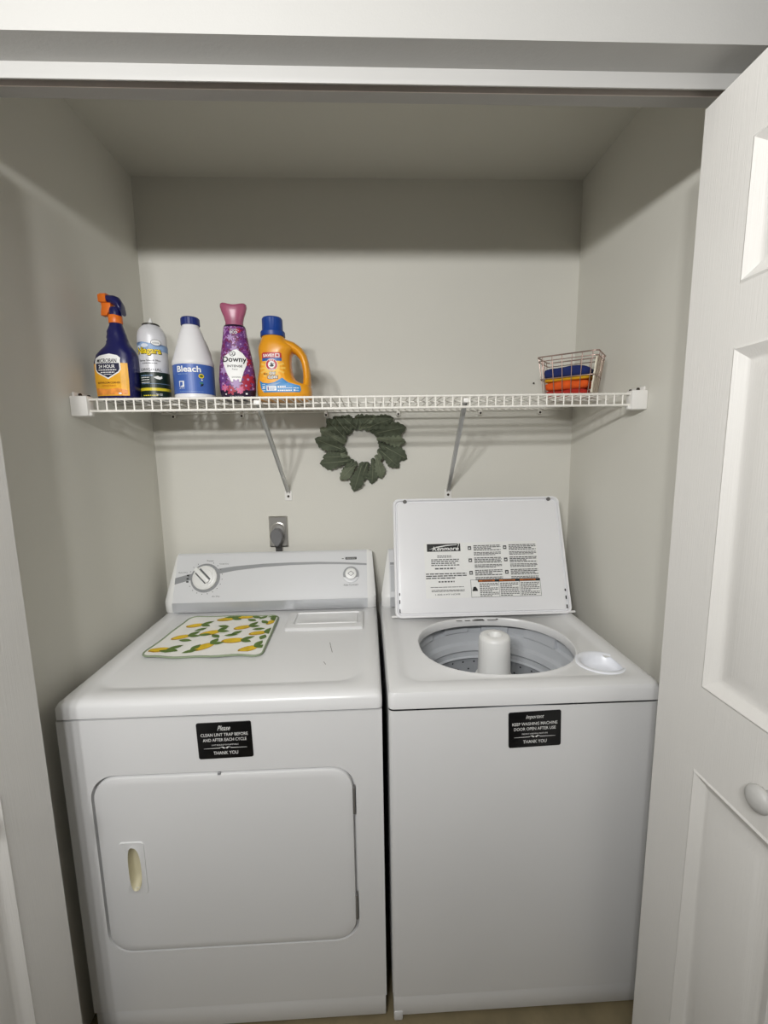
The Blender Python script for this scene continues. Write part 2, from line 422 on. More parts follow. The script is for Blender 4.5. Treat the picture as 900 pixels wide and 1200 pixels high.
pr.rect(-.116, -.109, .1335, .1365, INKG, 2)
pr.text('PUSH TO START', -.083, .038, .052, .0062, INKG)
pr.build('printed_markings', fm, dcon)['kind'] = 'stuff'
def on_face(mb_prof, u, v, n=36):
    m = MB(); ls = []
    for r, h in mb_prof: ls.append([fm(a, b, h) for a, b in circ(u, v, r, n)])
    m.loops(ls); return m
kn = on_face([(.043, .0008), (.043, .009), (.041, .011), (.030, .012), (.0295, .014), (.027, .015)], KU, KV).build('timer_knob', ENAMEL2, dcon, smooth=40)
g = MB(); rot = radians(135)
def obox(mb, u, v, hu, hv, h0, h1, rot):
    pts = []
    for h in (h0, h1):
        for a, b in ((-hu, -hv), (hu, -hv), (hu, hv), (-hu, hv)):
            pts.append(fm(u+a*cos(rot)-b*sin(rot), v+a*sin(rot)+b*cos(rot), h))
    mb.add(pts, [(3,2,1,0),(4,5,6,7),(0,1,5,4),(1,2,6,5),(2,3,7,6),(3,0,4,7)])
obox(g, KU-.006, KV+.006, .034, .0075, .014, .026, rot); g.build('grip', ENAMEL2, kn, bevel=.002)
for s_ in (-1, 1):
    g = MB(); obox(g, KU-.004+s_*.0072, KV+.004+s_*.0072, .027, .0026, .0135, .0172, rot); g.build('grip_groove', mat('groove_grey', '5f6164', .6), kn)
# start button
bu = on_face([(.030, .0006), (.029, .003), (.024, .0035), (.023, .0012)], -.083, .076).build('button_surround', CONS, dcon, smooth=40)
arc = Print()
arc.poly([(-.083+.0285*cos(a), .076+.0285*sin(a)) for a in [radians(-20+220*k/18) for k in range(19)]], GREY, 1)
arc.build('button_grey_arc', lambda a, b, h: fm(a, b, h+.0036), bu)  # flat grey arc round the upper part of the button
sb = on_face([(.021, .0015), (.021, .008), (.019, .0105), (.010, .0115), (.004, .0117)], -.083, .078).build('start_button', ENAMEL2, dcon, smooth=40)
dp = Print(); 
for k in range(4):
    a0, a1 = pi/2*k, pi/2*(k+1)
    P = lambda a, r: (-.083+1.25*r*cos(a), .078+r*sin(a))
    dp.poly([P(a0, .0075), P(a1, .0075), P(a1, .0095), P(a0, .0095)], INKG, 1)
dp.build('diamond_mark', lambda a, b, h: fm(a, b, h+.0118), sb)

# ------------------------------------------------------------------ washer
WX0, WX1, WY0, WY1 = .022, .676, -.6706, -.035
wa = thing('washer', 'white top-loading washer with its lid standing open, right of the dryer', 'washer', ((WX0+WX1)/2, -.35, 0))
mb = MB(); mb.box(WX0, WX1, WY0, WY1, .078, .886)
cab = MB()
cab.loops([top_loop(WX0, WX1, WY0, WY1, .012, .078), top_loop(WX0, WX1, WY0, WY1, .012, .886), ], True, True)
cab.f = cab.f[:-1]; cab.m = cab.m[:-1]   # open towards the tub
cab.build('cabinet', ENAMEL, wa, smooth=30)
MB().box(WX0+.002, WX1-.002, WY0+.003, WY0+.05, .014, .0755).build('toe_panel', ENAMEL, wa, bevel=.003)
for fx in (WX0+.014,):
    MB().box(fx-.012, fx+.012, WY0+.001, WY0+.03, .0, .03).build('foot', ENAMEL, wa, bevel=.004)
for fx in (WX0+.05, WX1-.05):
    MB().lathe([(.02, 0), (.02, .015), (.012, .02), (.012, .08)], (fx, WY1-.06, 0), 16).build('leg', DARK, wa)
WZS, WZT = .8895, .9339
HC = (.345, -.419); HRX, HRY = .222, .184
def ell(p, kx, ky, e=2.25):
    a = atan2((p[1]-HC[1])/HRY, (p[0]-HC[0])/HRX); ca, sa = cos(a), sin(a)
    t = 1/((abs(ca))**e+(abs(sa))**e)**(1/e)
    return (HC[0]+kx*ca*t, HC[1]+ky*sa*t)
mb = MB()
L0 = rrect(WX0-.001, WX1+.001, WY0-.004, WY1, .014, 8, 10)
def wl(ix, y0, y1, r): return rrect(WX0+ix, WX1-ix, WY0+y0, WY1-y1, r, 8, 10)
base_in = wl(.060, .0545, .03, .04)
loops = [XY(wl(.002, .001, 0, .012), WZS), XY(L0, WZS+.003), XY(wl(-.001, -.003, 0, .014), WZT-.014), XY(wl(.003, .002, 0, .016), WZT-.004), XY(wl(.012, .014, .008, .02), WZT),
    XY(wl(.036, .040, .02, .05), WZT+.0005), XY(wl(.044, .050, .025, .046), WZT-.005), XY(base_in, WZT-.006),
    XY([ell(p, HRX+.011, HRY+.009) for p in base_in], WZT-.006), XY([ell(p, HRX+.005, HRY+.004) for p in base_in], WZT-.003), XY([ell(p, HRX, HRY) for p in base_in], WZT-.004),
    XY([ell(p, HRX-.004, HRY-.004) for p in base_in], WZT-.012), XY([ell(p, HRX-.001, HRY-.001) for p in base_in], WZT-.030), XY([ell(p, HRX+.012, HRY+.012) for p in base_in], WZT-.036)]
mb.loops(loops, False, False)
tp = mb.build('top_panel', ENAMEL, wa, smooth=40)
bc = (.592, -.556)
bm = bmesh.new(); bm.from_mesh(tp.data); wl_ = Vector(wa.location)
for _ in range(2):
    es = set()
    for f in bm.faces:
        c_ = f.calc_center_median()+wl_
        if all(abs(v.co.z+wl_.z-(WZT-.006)) < .0004 for v in f.verts) and min((v.co.x+wl_.x-bc[0])**2+(v.co.y+wl_.y-bc[1])**2 for v in f.verts) < .10**2: es.update(f.edges)
    bmesh.ops.subdivide_edges(bm, edges=list(es), cuts=3, use_grid_fill=True)
bmesh.ops.delete(bm, geom=[f for f in bm.faces if abs(f.calc_center_median().z+wl_.z-(WZT-.006)) < .0006 and (f.calc_center_median().x+wl_.x-bc[0])**2/.060**2+(f.calc_center_median().y+wl_.y-bc[1])**2/.054**2 < 1], context='FACES')
bm.to_mesh(tp.data); bm.free()
# tub below the opening: outer ring with tabs, balance ring, drilled basket
tub = MB()
tub.lathe([(.2445, .8855), (.2445, .862), (.236, .856), (.230, .826), (.219, .818), (.214, .800), (.221, .792), (.221, .776), (.214, .772)], (HC[0], HC[1]+.002, 0), 64, cap0=False, cap1=False)
tub.build('balance_ring', TUBG, wa, smooth=35)
bk = MB(); bk.lathe([(.230, .80), (.229, .772), (.222, .50), (.21, .44), (.10, .425), (.0005, .425)], (HC[0], HC[1]+.002, 0), 64, cap0=False, cap1=False)
bk.build('wash_basket', TUBD, wa, smooth=35)
for a0, a1 in ((62, 84), (96, 118), (20, 48), (132, 160)):
    t_ = MB(); ls = []
    for k in range(9):
        a = radians(a0+(a1-a0)*k/8)
        ls.append([(HC[0]+r*cos(a), HC[1]+.002+r*sin(a), z) for r, z in ((.244, .899), (.234, .897), (.229, .862), (.244, .862))])
    t_.loops(ls); t_.build('splash_tab', TUBG, wa, smooth=35)
dh = MB()
for row in range(9):
    z = .752-.026*row
    R_ = .229-(.772-z)/.272*.007-.0008
    for k in range(72):
        if (k+row) % 2 or k % 12 in (0, 1): continue
        a = 2*pi*k/72; c = Vector((HC[0]+R_*cos(a), HC[1]+.002+R_*sin(a), z)); t = Vector((-sin(a), cos(a), 0))
        dh.add([c+t*.0032*cos(q)+Vector((0, 0, .0032*sin(q))) for q in [2*pi*i/8 for i in range(8)]], [tuple(range(8))])
dh.build('drain_holes', INK, wa, smooth=0)['kind'] = 'stuff'
ag = MB(); AC = (.345, -.424, 0)
ag.lathe([(.075, .43), (.066, .60), (.056, .78), (.054, .822), (.0545, .828)], AC, 40, cap0=True, cap1=True)
agi = ag.build('agitator', ENAMEL2, wa, smooth=40)
ac = MB(); ac.lathe([(.048, .826), (.0515, .829), (.0515, .834), (.0475, .838), (.0455, .900), (.0450, .944), (.042, .952), (.036, .956), (.021, .956), (.0185, .953), (.016, .932), (.0005, .930)], AC, 40)
ac.build('softener_cap', ENAMEL2, agi, smooth=40)
# bleach cup
cu = MB()
def cup_loop(kx, ky, z): return [(bc[0]+kx*cos(a)*1.0, bc[1]+ky*sin(a), z) for a in [2*pi*k/40 for k in range(40)]]
cu.loops([cup_loop(.067, .061, WZT-.0062), cup_loop(.066, .060, WZT-.003), cup_loop(.062, .056, WZT-.0015), cup_loop(.055, .049, WZT-.0035), cup_loop(.050, .044, WZT-.012), cup_loop(.044, .038, WZT-.028), cup_loop(.036, .030, WZT-.032), cup_loop(.010, .008, WZT-.033)], False, True)
cu.v = [(x, y, z) for x, y, z in cu.v]
cu.build('bleach_cup', mat('cool_white_plastic', 'eceef4', .3), wa, smooth=45)
wcon, fmw, tvw, nvw = console(wa, WX0+.004, WX1-.001, .030, False)
wp = Print(); wp.rect(WX0+.038, WX1-.038, .108, .117, GREY, 1); wp.rect(WX0+.038, WX1-.038, .010, .106, mat('console_panel_grey', 'b9bbbe', .4), 1)
wp.build('printed_markings', fmw, wcon)['kind'] = 'stuff'
# lid, hinged at the back and leaning on the console
LB, LT = Vector((.367, -.238, .9375)), Vector((.372, -.078, 1.320))
lv = (LT-LB).normalized(); lu = Vector((1, 0, 0)); ln = Vector((0, -lv.z, lv.y)).normalized()
LH = (LT-LB).length; LWd = .300
lm = plane_map(LB, lu, lv, ln)
ld = MB()
def lid_loop(ins, h, r): return [lm(a, b, h) for a, b in rrect(-LWd+ins, LWd-ins, ins, LH-ins, r, 8, 4)]
ld.loops([lid_loop(.004, -.018, .02), lid_loop(0, -.014, .022), lid_loop(0, -.003, .022), lid_loop(.0015, .001, .021), lid_loop(.0075, .001, .019), lid_loop(.0090, -.006, .018), lid_loop(.0105, -.0085, .017), lid_loop(.0125, -.0085, .016), lid_loop(.0150, -.002, .015), lid_loop(.024, -.0012, .012)])
lid = ld.build('lid', LIDE, wa, smooth=35)
for bu_, bv_ in ((-LWd+.043, LH-.0115), (LWd-.038, LH-.0115)):
    m = MB(); ls = [[lm(bu_+r*cos(2*pi*k/16), bv_+r*sin(2*pi*k/16), h) for k in range(16)] for r, h in ((.0065, -.003), (.0065, .003), (.005, .0055), (.002, .006))]
    m.loops(ls); m.build('rubber_bumper', mat('bumper_grey', '6b6a67', .6), lid)
for s_, u_ in ((-1, -LWd), (1, LWd)):
    m = MB()
    for b0, b1 in ((.018, .030), (.048, .060), (.075, .083)):
        pts = [lm(u_-s_*.0175, b0, h) for h in (-.002, .0022)]+[lm(u_-s_*.0145, b0, h) for h in (-.002, .0022)]
        a = u_-s_*.0160
        pts = [lm(a+dx, b, h) for h in (-.003, .0018) for dx, b in ((-.0013, b0), (.0013, b0), (.0013, b1), (-.0013, b1))]
        m.add(pts, [(3,2,1,0),(4,5,6,7),(0,1,5,4),(1,2,6,5),(2,3,7,6),(3,0,4,7)])
    m.build('worn_chip', DARK, lid, smooth=0)['label'] = 'dark chipped patch at the lid hinge corner'
for s_ in (-1, 1):
    m = MB(); m.tube([lm(s_*(LWd-.01), .006, -.008), lm(s_*(LWd+.012), .006, -.008)], .004, 10); m.build('hinge_pin', ENAMEL2, lid)
LP = Print()
LP.rect(-.195, .202, .062, .252, PAPER, 1)
# maker's plate with the swoosh
LP.rect(-.185, -.068, .2215, .2485, INK, 2)
LP.text('Kenmore', -.120, .2315, .092, .0145, PAPER, 3, bold=.02, shear=.25)
LP.poly([(-.180, .2285), (-.150, .2385), (-.120, .2435), (-.080, .2455), (-.080, .2435), (-.118, .2405), (-.150, .2345)], PAPER, 3)
LP.text('7', -.0745, .2410, .007, .012, PAPER, 3, bold=.02, shear=.3)
OR_ = mat('warning_orange', 'c86a1e', .5)
for k, (x0, x1, y0, y1, rows) in enumerate(((-.150, -.100, .200, .210, 2), (-.172, -.075, .172, .198, 4), (-.160, -.090, .160, .169, 1), (-.192, -.052, .128, .150, 3), (-.150, -.095, .115, .124, 1), (-.178, -.064, .098, .102, 1), (-.175, -.062, .084, .092, 2))):
    LP.lines(x0, x1, y0, y1, rows, INKG, 3, .5, k)
LP.text('1-800-4-MY-HOME', -.120, .0745, .085, .005, INK, 3)
for c_, x0 in enumerate((-.042, .082)):
    for r_ in range(3):
        y = .226-.043*r_
        LP.rect(x0, x0+.012, y-.001, y+.012, INKG, 2); LP.rect(x0+.003, x0+.009, y+.003, y+.007, PAPER, 3)
        LP.lines(x0+.020, x0+.115, y-.004, y+.017, 4, INK, 3, .52, 20+c_*5+r_)
        LP.lines(x0+.020, x0+.115, y-.021, y-.008, 3, INKG, 3, .55, 40+c_*5+r_)
LP.rect(-.040, .201, .062, .122, INKG, 2); LP.rect(-.0388, .1998, .0632, .1208, PAPER, 3)
LP.rect(-.015, .1998, .113, .1208, INK, 4)
for k in range(3):
    x0 = -.012+.071*k; LP.rect(x0, x0+.055, .1145, .1195, OR_, 5); LP.text('WARNING', x0+.030, .117, .036, .0042, INK, 6, bold=.02)
    LP.lines(x0+.002, x0+.066, .0655, .111, 9, INKG, 4, .5, 60+k)
    if k: LP.rect(x0-.0025, x0-.0015, .0632, .113, INKG, 4)
LP.poly([(-.036, .083), (-.017, .083), (-.018, .090), (-.022, .088), (-.024, .098), (-.028, .091), (-.031, .097), (-.034, .090)], INK, 4)
LP.build('instruction_label', lambda a, b, h: lm(a, b, h-.0011), lid)
rl = Print()
for k, (x0, x1) in enumerate(((.268, .288), (.297, .315), (.322, .362), (.372, .405))):
    rl.rect(x0, x1, -.252, -.247, INKG if k != 2 else INK, 1)
rl.rect(.330, .360, -.2445, -.2405, INK, 1); rl.rect(.404, .410, -.2465, -.238, INK, 1)
rl.build('printed_mark', plane_map((0, 0, WZT-.0058), (1, 0, 0), (0, 1, 0), (0, 0, 1)), wa)

# ------------------------------------------------------------------ magnetic notices
BLK = mat('black_magnet', '0d0d0f', .35); WINK = mat('white_print', 'e8e8e6', .5)
def notice(cx, cz, yface, rot, l1, l2, l3, small, label):
    t = thing('magnet_sign', label, 'sign', (cx, yface-.0004, cz), 'magnetic notices on the machines')
    fm_ = plane_map((cx, yface-.0004, cz), (cos(rot), 0, sin(rot)), (-sin(rot), 0, cos(rot)), (0, -1, 0))
    m = MB(); m.loops([[fm_(a, b, h) for a, b in rrect(-.0635+i, .0635-i, -.046+i, .046-i, .005, 5, 1)] for i, h in ((0, 0), (0, .0010), (.0006, .0014))])
    m.build('plate', BLK, t, smooth=30)
    p = Print()
    p.text(l1, 0, .0315, .030 if len(l1) < 8 else .044, .0125, WINK, 1, bold=.004, shear=.45)
    p.text(l2, 0, .0150, .109, .0078, WINK, 1, bold=.006)
    p.text(l3, 0, .0020, .101, .0078, WINK, 1, bold=.006)
    p.text(small, 0, -.0110, .062, .0034, WINK, 1)
    for s_ in (-1, 1):
        p.poly([(s_*.012, -.0182), (s_*.050, -.0190), (s_*.050, -.0197), (s_*.012, -.0198)][::s_], WINK, 1)
        p.poly([(0, -.0190), (s_*.006, -.0158), (s_*.013, -.0168), (s_*.007, -.0182), (s_*.004, -.0212)][::s_], WINK, 1)
    p.text('THANK YOU', 0, -.0315, .057, .0085, WINK, 1, bold=.006)
    p.build('lettering', lambda a, b, h: fm_(a, b, h+.0014), t)
notice(-.363, .826, DY0, radians(1.0), 'Please', 'CLEAN LINT TRAP BEFORE', 'AND AFTER EACH CYCLE', 'LINT BUILDUP IS FLAMMABLE',
       'black magnetic notice asking to clean the lint trap, on the dryer front')
notice(.371, .827, WY0, radians(1.6), 'Important', 'KEEP WASHING MACHINE', 'DOOR OPEN AFTER USE', 'PREVENT HARMFUL MOISTURE',
       'black magnetic notice asking to keep the washer open, on the washer front')

# ------------------------------------------------------------------ lemon mat
mt = thing('lemon_mat', 'white cloth mat printed with yellow lemons, lying on the dryer top', 'mat', (-.485, -.315, DZT-.004))
A_, B_, C_, D_ = Vector((-.662, -.452, 0)), Vector((-.322, -.462, 0)), Vector((-.330, -.168, 0)), Vector((-.632, -.160, 0))
def matpt(u, v, h):   # u,v in 0..1
    e = .0035*sin(u*17+v*3)*(1 if v < .08 else 0) + .003*sin(v*19)*(1 if u < .08 else 0)
    p = A_*(1-u)*(1-v)+B_*u*(1-v)+C_*u*v+D_*(1-u)*v
    edge = min(u, 1-u, v, 1-v)
    z = DZT-.0040+.0045+.0022*sin(u*11+v*5)*sin(v*9+1)*max(0, 1-edge*3)+.0016
    return Vector((p.x, p.y+e, z+h))
MATC = mat('mat_cloth', 'f0efe9', .85, bump=.3, bscale=500)
LEM = mat('lemon_yellow', 'e2bd22', .7, var=.18, vscale=40); LEMD = mat('lemon_shade_print', 'b98f1d', .7)
LEAF = mat('leaf_green_print', '5f7a34', .7, var=.2, vscale=50); LEAFD = mat('dark_leaf_print', '3f5a28', .7)
PIPE = mat('sage_piping', '8d9a80', .8)
out = rrect(0, 1, 0, 1, .09, 6, 16)
m = MB(); G_ = 18
gv = []
def rr_clip(u, v):   # pull the grid corners into the rounded outline
    r = .09; cu_ = min(max(u, r), 1-r); cv_ = min(max(v, r), 1-r); du, dv = u-cu_, v-cv_; d = sqrt(du*du+dv*dv)
    mx = max(abs(du), abs(dv))
    if d > 1e-6 and abs(du) > 0 and abs(dv) > 0: k = mx/d; return cu_+du*k, cv_+dv*k
    return u, v
us = [0, .03, .06, .09]+[.09+.82*k/14 for k in range(1, 14)]+[.91, .94, .97, 1]
n_ = len(us)
for h in (-.0022, 0):
    for v in us:
        for u in us: gv.append(matpt(*rr_clip(u, v), h))
fs = []
for j in range(n_-1):
    for i in range(n_-1):
        a = j*n_+i; fs.append((a, a+n_, a+n_+1, a+1)); b = a+n_*n_; fs.append((b, b+1, b+n_+1, b+n_))
m.add(gv, fs); m.build('cloth', MATC, mt, smooth=60)
pp = MB(); pp.tube([matpt(u, v, -.0005) for u, v in out], .0030, 6, closed=True); pp.build('piping', PIPE, mt, smooth=60)
lp = Print(); rg = random.Random(3)
def lemon(u, v, rot, s=.055, lv_=True):
    lp.disc(u, v, s*1.25, s*.72, LEMD, 1, rot); lp.disc(u+.006, v+.006, s*1.12, s*.60, LEM, 2, rot)
    lp.disc(u+s*1.25*cos(rot), v+s*1.25*sin(rot), s*.28, s*.2, LEM, 2, rot)
    if lv_:
        for dr_, ln_ in ((.5, .14), (-.55, .12)): leafp(u+s*cos(rot)*.8, v+s*sin(rot)*.8, rot+dr_, ln_)
def leafp(u, v, a, l=.13, w_=.032):
    P = []
    for k in range(9): t = k/8; P.append((u+l*t*cos(a)-w_*sin(pi*t)*sin(a), v+l*t*sin(a)+w_*sin(pi*t)*cos(a)))
    for k in range(7, 0, -1): t = k/8; P.append((u+l*t*cos(a)+w_*sin(pi*t)*sin(a), v+l*t*sin(a)-w_*sin(pi*t)*cos(a)))
    lp.poly(P, LEAF, 3); 
    lp.poly([(u, v), (u+l*cos(a)-.003*sin(a), v+l*sin(a)+.003*cos(a)), (u+l*.98*cos(a), v+l*.98*sin(a))], LEAFD, 4)
for u, v, r, s in ((.10, .14, .2, .055), (.16, .43, .5, .05), (.16, .74, .2, .052), (.40, .53, .55, .058), (.46, .20, .9, .058), (.43, .90, .3, .055), (.68, .66, .5, .052), (.68, .33, .1, .06), (.66, .955, .2, .04), (.87, .50, .4, .05), (.86, .14, .7, .052), (.945, .78, 1.2, .04), (.575, .955, 2.8, .04)):
    lemon(u, v, r, s*1.4)
for u, v, a in ((.30, .47, .2), (.62, .47, .9), (.53, .40, 2.4), (.80, .88, 1.0), (.84, .84, -.9), (.78, .83, 2.6), (.32, .08, .5), (.37, .13, 1.2), (.24, .10, 3.0), (.54, .68, 2.9), (.79, .60, .1), (.30, .34, 3.0), (.88, .95, .0), (.22, .58, .7), (.93, .33, 1.4), (.56, .45, .2)):
    leafp(u, v, a)
lp.build('lemon_print', lambda a, b, h: matpt(min(max(a, .02), .98), min(max(b, .02), .98), h+.0004), mt, .06, .06)

# ------------------------------------------------------------------ outlet and plug
ox0, ox1, oz0, oz1 = -.386, -.318, 1.140, 1.256
ot = thing('wall_outlet', 'metal dryer outlet plate on the back wall above the dryer', 'outlet', ((ox0+ox1)/2, 0, oz0))
m = MB(); m.loops([XZ(rrect(ox0+i, ox1-i, oz0+i, oz1-i, .004, 4, 1), y) for i, y in ((0, -.0005), (0, -.007), (.004, -.0105), (.006, -.0105))]); m.build('plate', CHROME, ot, smooth=30)
m = MB(); m.lathe([(.0265, .0105), (.0265, .020), (.024, .0225), (.010, .0225)], (-.352, 0, 1.205), 32, axis='y'); m.build('receptacle', CHROME, ot, smooth=35)
pg = thing('dryer_plug', 'grey dryer plug and cord pushed into the metal wall outlet', 'plug', (-.352, -.024, 1.17))
m = MB(); ls = []
for y, k in ((-.024, .86), (-.028, 1.0), (-.048, 1.0), (-.053, .9)):
    l = []
    for a in [2*pi*i/28 for i in range(28)]:
        ca, sa = cos(a), sin(a); rx = .0225*(1-.28*max(0, -sa)); rz = .030 if sa > 0 else .036
        l.append((-.352+rx*k*ca, y, 1.186+rz*k*sa))
    ls.append(l)
m.loops(ls); m.build('plug_body', PLUG, pg, smooth=40)
m = MB(); m.loops([[(-.352+a*.011*k, y+b*.006, z) for a, b in ((-1, -1), (1, -1), (1, 1), (-1, 1))] for z, y, k in ((1.160, -.038, 1.2), (1.150, -.032, 1.0), (1.138, -.016, 1.0), (1.0, -.0095, 1.0), (.95, -.0085, 1))])
m.build('cord', mat('cord_grey', '4d4c4b', .55), pg, bevel=.002)

# ------------------------------------------------------------------ wire shelf
ZS, YS, ZL = 1.6392, -.422, 1.605
sh = thing('wire_shelf', 'white wire shelf spanning the closet above the machines', 'shelf', (0, -.2, ZS))
x0s, x1s = XL+.036, XR-.036
n_w = 62; RW = .0021
m = MB(); m.tube([(0, -.006, ZS-.002), (0, YS+.004, ZS-.002), (0, YS, ZS-.005), (0, YS, ZL)], RW, 6)
w0 = m.build('wire', WIRE, sh, smooth=60, shift=(0, 0, 0)); me_w = w0.data
rel = Vector((0, -.2, ZS))
for k in range(n_w+1):
    x = x0s+.004+(x1s-x0s-.008)*k/n_w
    o = w0 if k == 0 else bpy.data.objects.new('wire', me_w)
    if k: COL.objects.link(o); o.parent = sh
    o.location = Vector((x, 0, 0))-rel
for y, z, r in ((YS, ZS-.0045, .0032), (YS-.0005, ZL, .0034), (-.30, ZS-.0065, .0028), (-.155, ZS-.0065, .0028), (-.008, ZS-.0065, .0030)):
    m = MB(); m.tube([(x0s, y, z), (x1s, y, z)], r, 8); m.build('rail', WIRE, sh, smooth=60)
for side, xw in ((1, XL), (-1, XR)):
    m = MB(); a, b = sorted((xw+side*.0005, xw+side*.044)); m.box(a, b, YS-.012, YS+.018, 1.592, 1.6435)
    br = m.build('end_bracket', mat('bracket_white', 'eceae6', .4), sh, bevel=.003)
    m = MB(); a, b = sorted((xw+side*.0005, xw+side*.006)); m.box(a, b, YS+.0, YS+.075, 1.600, 1.655); m.build('wall_plate', MATS['bracket_white'], br, bevel=.002)
    for yy in (YS+.022, YS+.058):
        m = MB(); m.tube([(xw+side*.006, yy, 1.649), (xw+side*.0105, yy, 1.649)], .0048, 10); m.build('screw', mat('dark_screw', '3a332c', .5, metal=.5), br)
    m = MB(); a, b = sorted((xw+side*.030, xw+side*.050)); m.box(a, b, YS-.006, YS+.004, 1.5935, 1.602); m.build('retaining_clip', MATS['bracket_white'], br, bevel=.001)
for (xt, xb, zb) in ((-.307, -.310, 1.343), (.256, .285, 1.338)):
    m = MB(); P0, P1 = Vector((xt, YS+.012, ZS-.010)), Vector((xb, -.004, zb))
    d = (P1-P0).normalized(); sx = Vector((1, 0, 0)); nn = d.cross(sx).normalized()
    ls = []
    for p in (P0, P1):
        ls.append([p+sx*a+nn*b for a, b in ((-.0075, -.0022), (-.0055, .004), (-.004, .004), (-.0035, 0), (.0035, 0), (.004, .004), (.0055, .004), (.0075, -.0022))])
    m.loops(ls); bc_ = m.build('brace', STEEL, sh, smooth=20)
    m = MB(); m.loops([XZ(rrect(xb-.013+i, xb+.013-i, zb-.030+i, zb+.006-i, .003, 3, 1), y) for i, y in ((0, -.0004), (0, -.0035), (.0008, -.0042))]); m.build('foot_plate', MATS['bracket_white'], bc_, smooth=30)
    m = MB(); m.lathe([(.0048, .0042), (.0042, .0065), (.002, .0072)], (xb, 0, zb-.014), 12, axis='y'); m.build('screw', MATS['dark_screw'], bc_)
    m = MB(); m.box(xt-.008, xt+.008, YS+.004, YS+.022, ZS-.022, ZS-.0095); m.build('hook_tab', MATS['bracket_white'], bc_, bevel=.002)
for x in (-.70, -.46, -.16, .10, .40, .62):
    m = MB(); m.box(x-.007, x+.007, -.016, -.0004, ZS-.024, ZS-.009); cl = m.build('wall_clip', WIRE, sh, bevel=.002)
    m = MB(); m.lathe([(.0042, .016), (.0035, .0175), (.001, .018)], (x, 0, ZS-.018), 10, axis='y'); m.build('screw', MATS['dark_screw'], cl)

# ------------------------------------------------------------------ wreath
wr = thing('leaf_wreath', 'grey-green wreath of felt oak-like leaves hung on the back wall', 'wreath', (-.034, -.004, 1.510))
FELT = mat('felt_sage', '555c4b', .95, var=.16, vscale=30, bump=.4, bscale=450)
FELT2 = mat('felt_sage_pale', '6f7662', .95, var=.16, vscale=30, bump=.4, bscale=450)
RIB = mat('leaf_rib', '868b74', .9)
m = MB(); m.tube([(-.034+.088*cos(a), -.012, 1.510+.088*sin(a)) for a in [2*pi*k/36 for k in range(36)]], .007, 8, closed=True)
m.build('wreath_ring', mat('wreath_twig', '4d4a3c', .9, bump=.4), wr)
def leaf_mesh_w(L, W, lob, seed, mt_):
    rg = random.Random(seed); m = MB(); n = 26; vs = []; fs = []
    for k in range(n+1):
        t = k/n
        env = (t/.62)**.75 if t < .62 else (1-((t-.62)/.38)**2.1)
        if t < .30: env = .30+.35*abs(sin(t*pi/.10))*(.4+t*2)*.8 if t > .03 else .14
        wv = W*max(.015, env)*(1-.20*lob*(.5+.5*cos(t*pi*2*7)))
        z = .020*sin(t*pi*.9)-.010*t
        for s_, q in ((-1, 1.0), (-1, .5), (0, 0), (1, .5), (1, 1.0)):
            vs.append((s_*wv*q, -(z+.004*(1-q)*1.6+.0022*sin(t*40+s_*2)*q), L*t))
    for k in range(n):
        for i in range(4): a = k*5+i; fs.append((a, a+1, a+6, a+5))
    m.add(vs, fs, 0)
    # thickness
    o_ = len(vs); back = [(x*.97, y+.0012, z) for x, y, z in vs]
    m.add(back, [tuple(reversed(f)) for f in fs], 0)
    rim = [k*5 for k in range(n+1)]+[n*5+i for i in (1, 2, 3)]+[k*5+4 for k in range(n, -1, -1)]
    for i in range(len(rim)-1): m.f.append((rim[i], rim[i+1], rim[i+1]+o_, rim[i]+o_)); m.m.append(0)
    m.tube([(0, -(.020*sin(t*pi*.9)-.010*t+.004*1.6+.0006), L*t) for t in [k/10 for k in range(1, 10)]], [.0011-.0006*k/9 for k in range(9)], 5, 1)
    o = m.build('leaf', [mt_, RIB], wr, smooth=50, shift=(0, 0, 0)); d = o.data
    bpy.data.objects.remove(o); return d
LM = [leaf_mesh_w(.110, .028, 1.3, 1, FELT), leaf_mesh_w(.102, .026, 1.5, 2, FELT2), leaf_mesh_w(.116, .030, 1.2, 3, FELT), leaf_mesh_w(.095, .025, 1.4, 4, FELT)]
rg = random.Random(11)
spec = []
nl = 19
for k in range(nl):
    a = 2*pi*k/nl+.1; spec.append((a, .060+.006*rg.random(), a-rg.uniform(.30, .85), -.009-.003*(k % 3), 1.0+rg.uniform(-.08, .10), k % 4))
for k in range(10):
    a = 2*pi*k/10+.35; spec.append((a, .058, a+rg.uniform(-.25, .1), -.006, .82, (k+1) % 4))
for k in range(12):
    a = 2*pi*k/12+.2; spec.append((a, .060, a+rg.uniform(-1.0, -.5), -.018, .42, (k+2) % 4))
for a_, d_, s_ in ((112, 100, .62), (98, 62, .60), (84, 118, .60), (72, 45, .85), (126, 128, .75), (90, 90, .55), (104, 140, .7)):
    spec.append((radians(a_), .060, radians(d_), -.016, s_, int(a_) % 4))
for a, r, dr_, y, s_, mi_ in spec:
    Lf = (.110, .102, .116, .095)[mi_]; sg = -1 if cos(a) > -.42 else 1; n_r = 0
    if sin(dr_) < -.6: s_ *= .91
    top_ = lambda: r*sin(a)+Lf*s_*max(sin(dr_), 0)+.016*s_*abs(cos(dr_))
    while top_() > .117 and n_r < 8: dr_ += sg*.05; n_r += 1
    while top_() > .117 and s_ > .3: s_ *= .96
    o = bpy.data.objects.new('leaf', LM[mi_]); COL.objects.link(o); o.parent = wr
    o.location = (r*cos(a), y, r*sin(a)); o.rotation_mode = 'XYZ'
    o.rotation_euler = (rg.uniform(-.12, .10), pi/2-dr_, 0); o.scale = (s_, s_, s_)

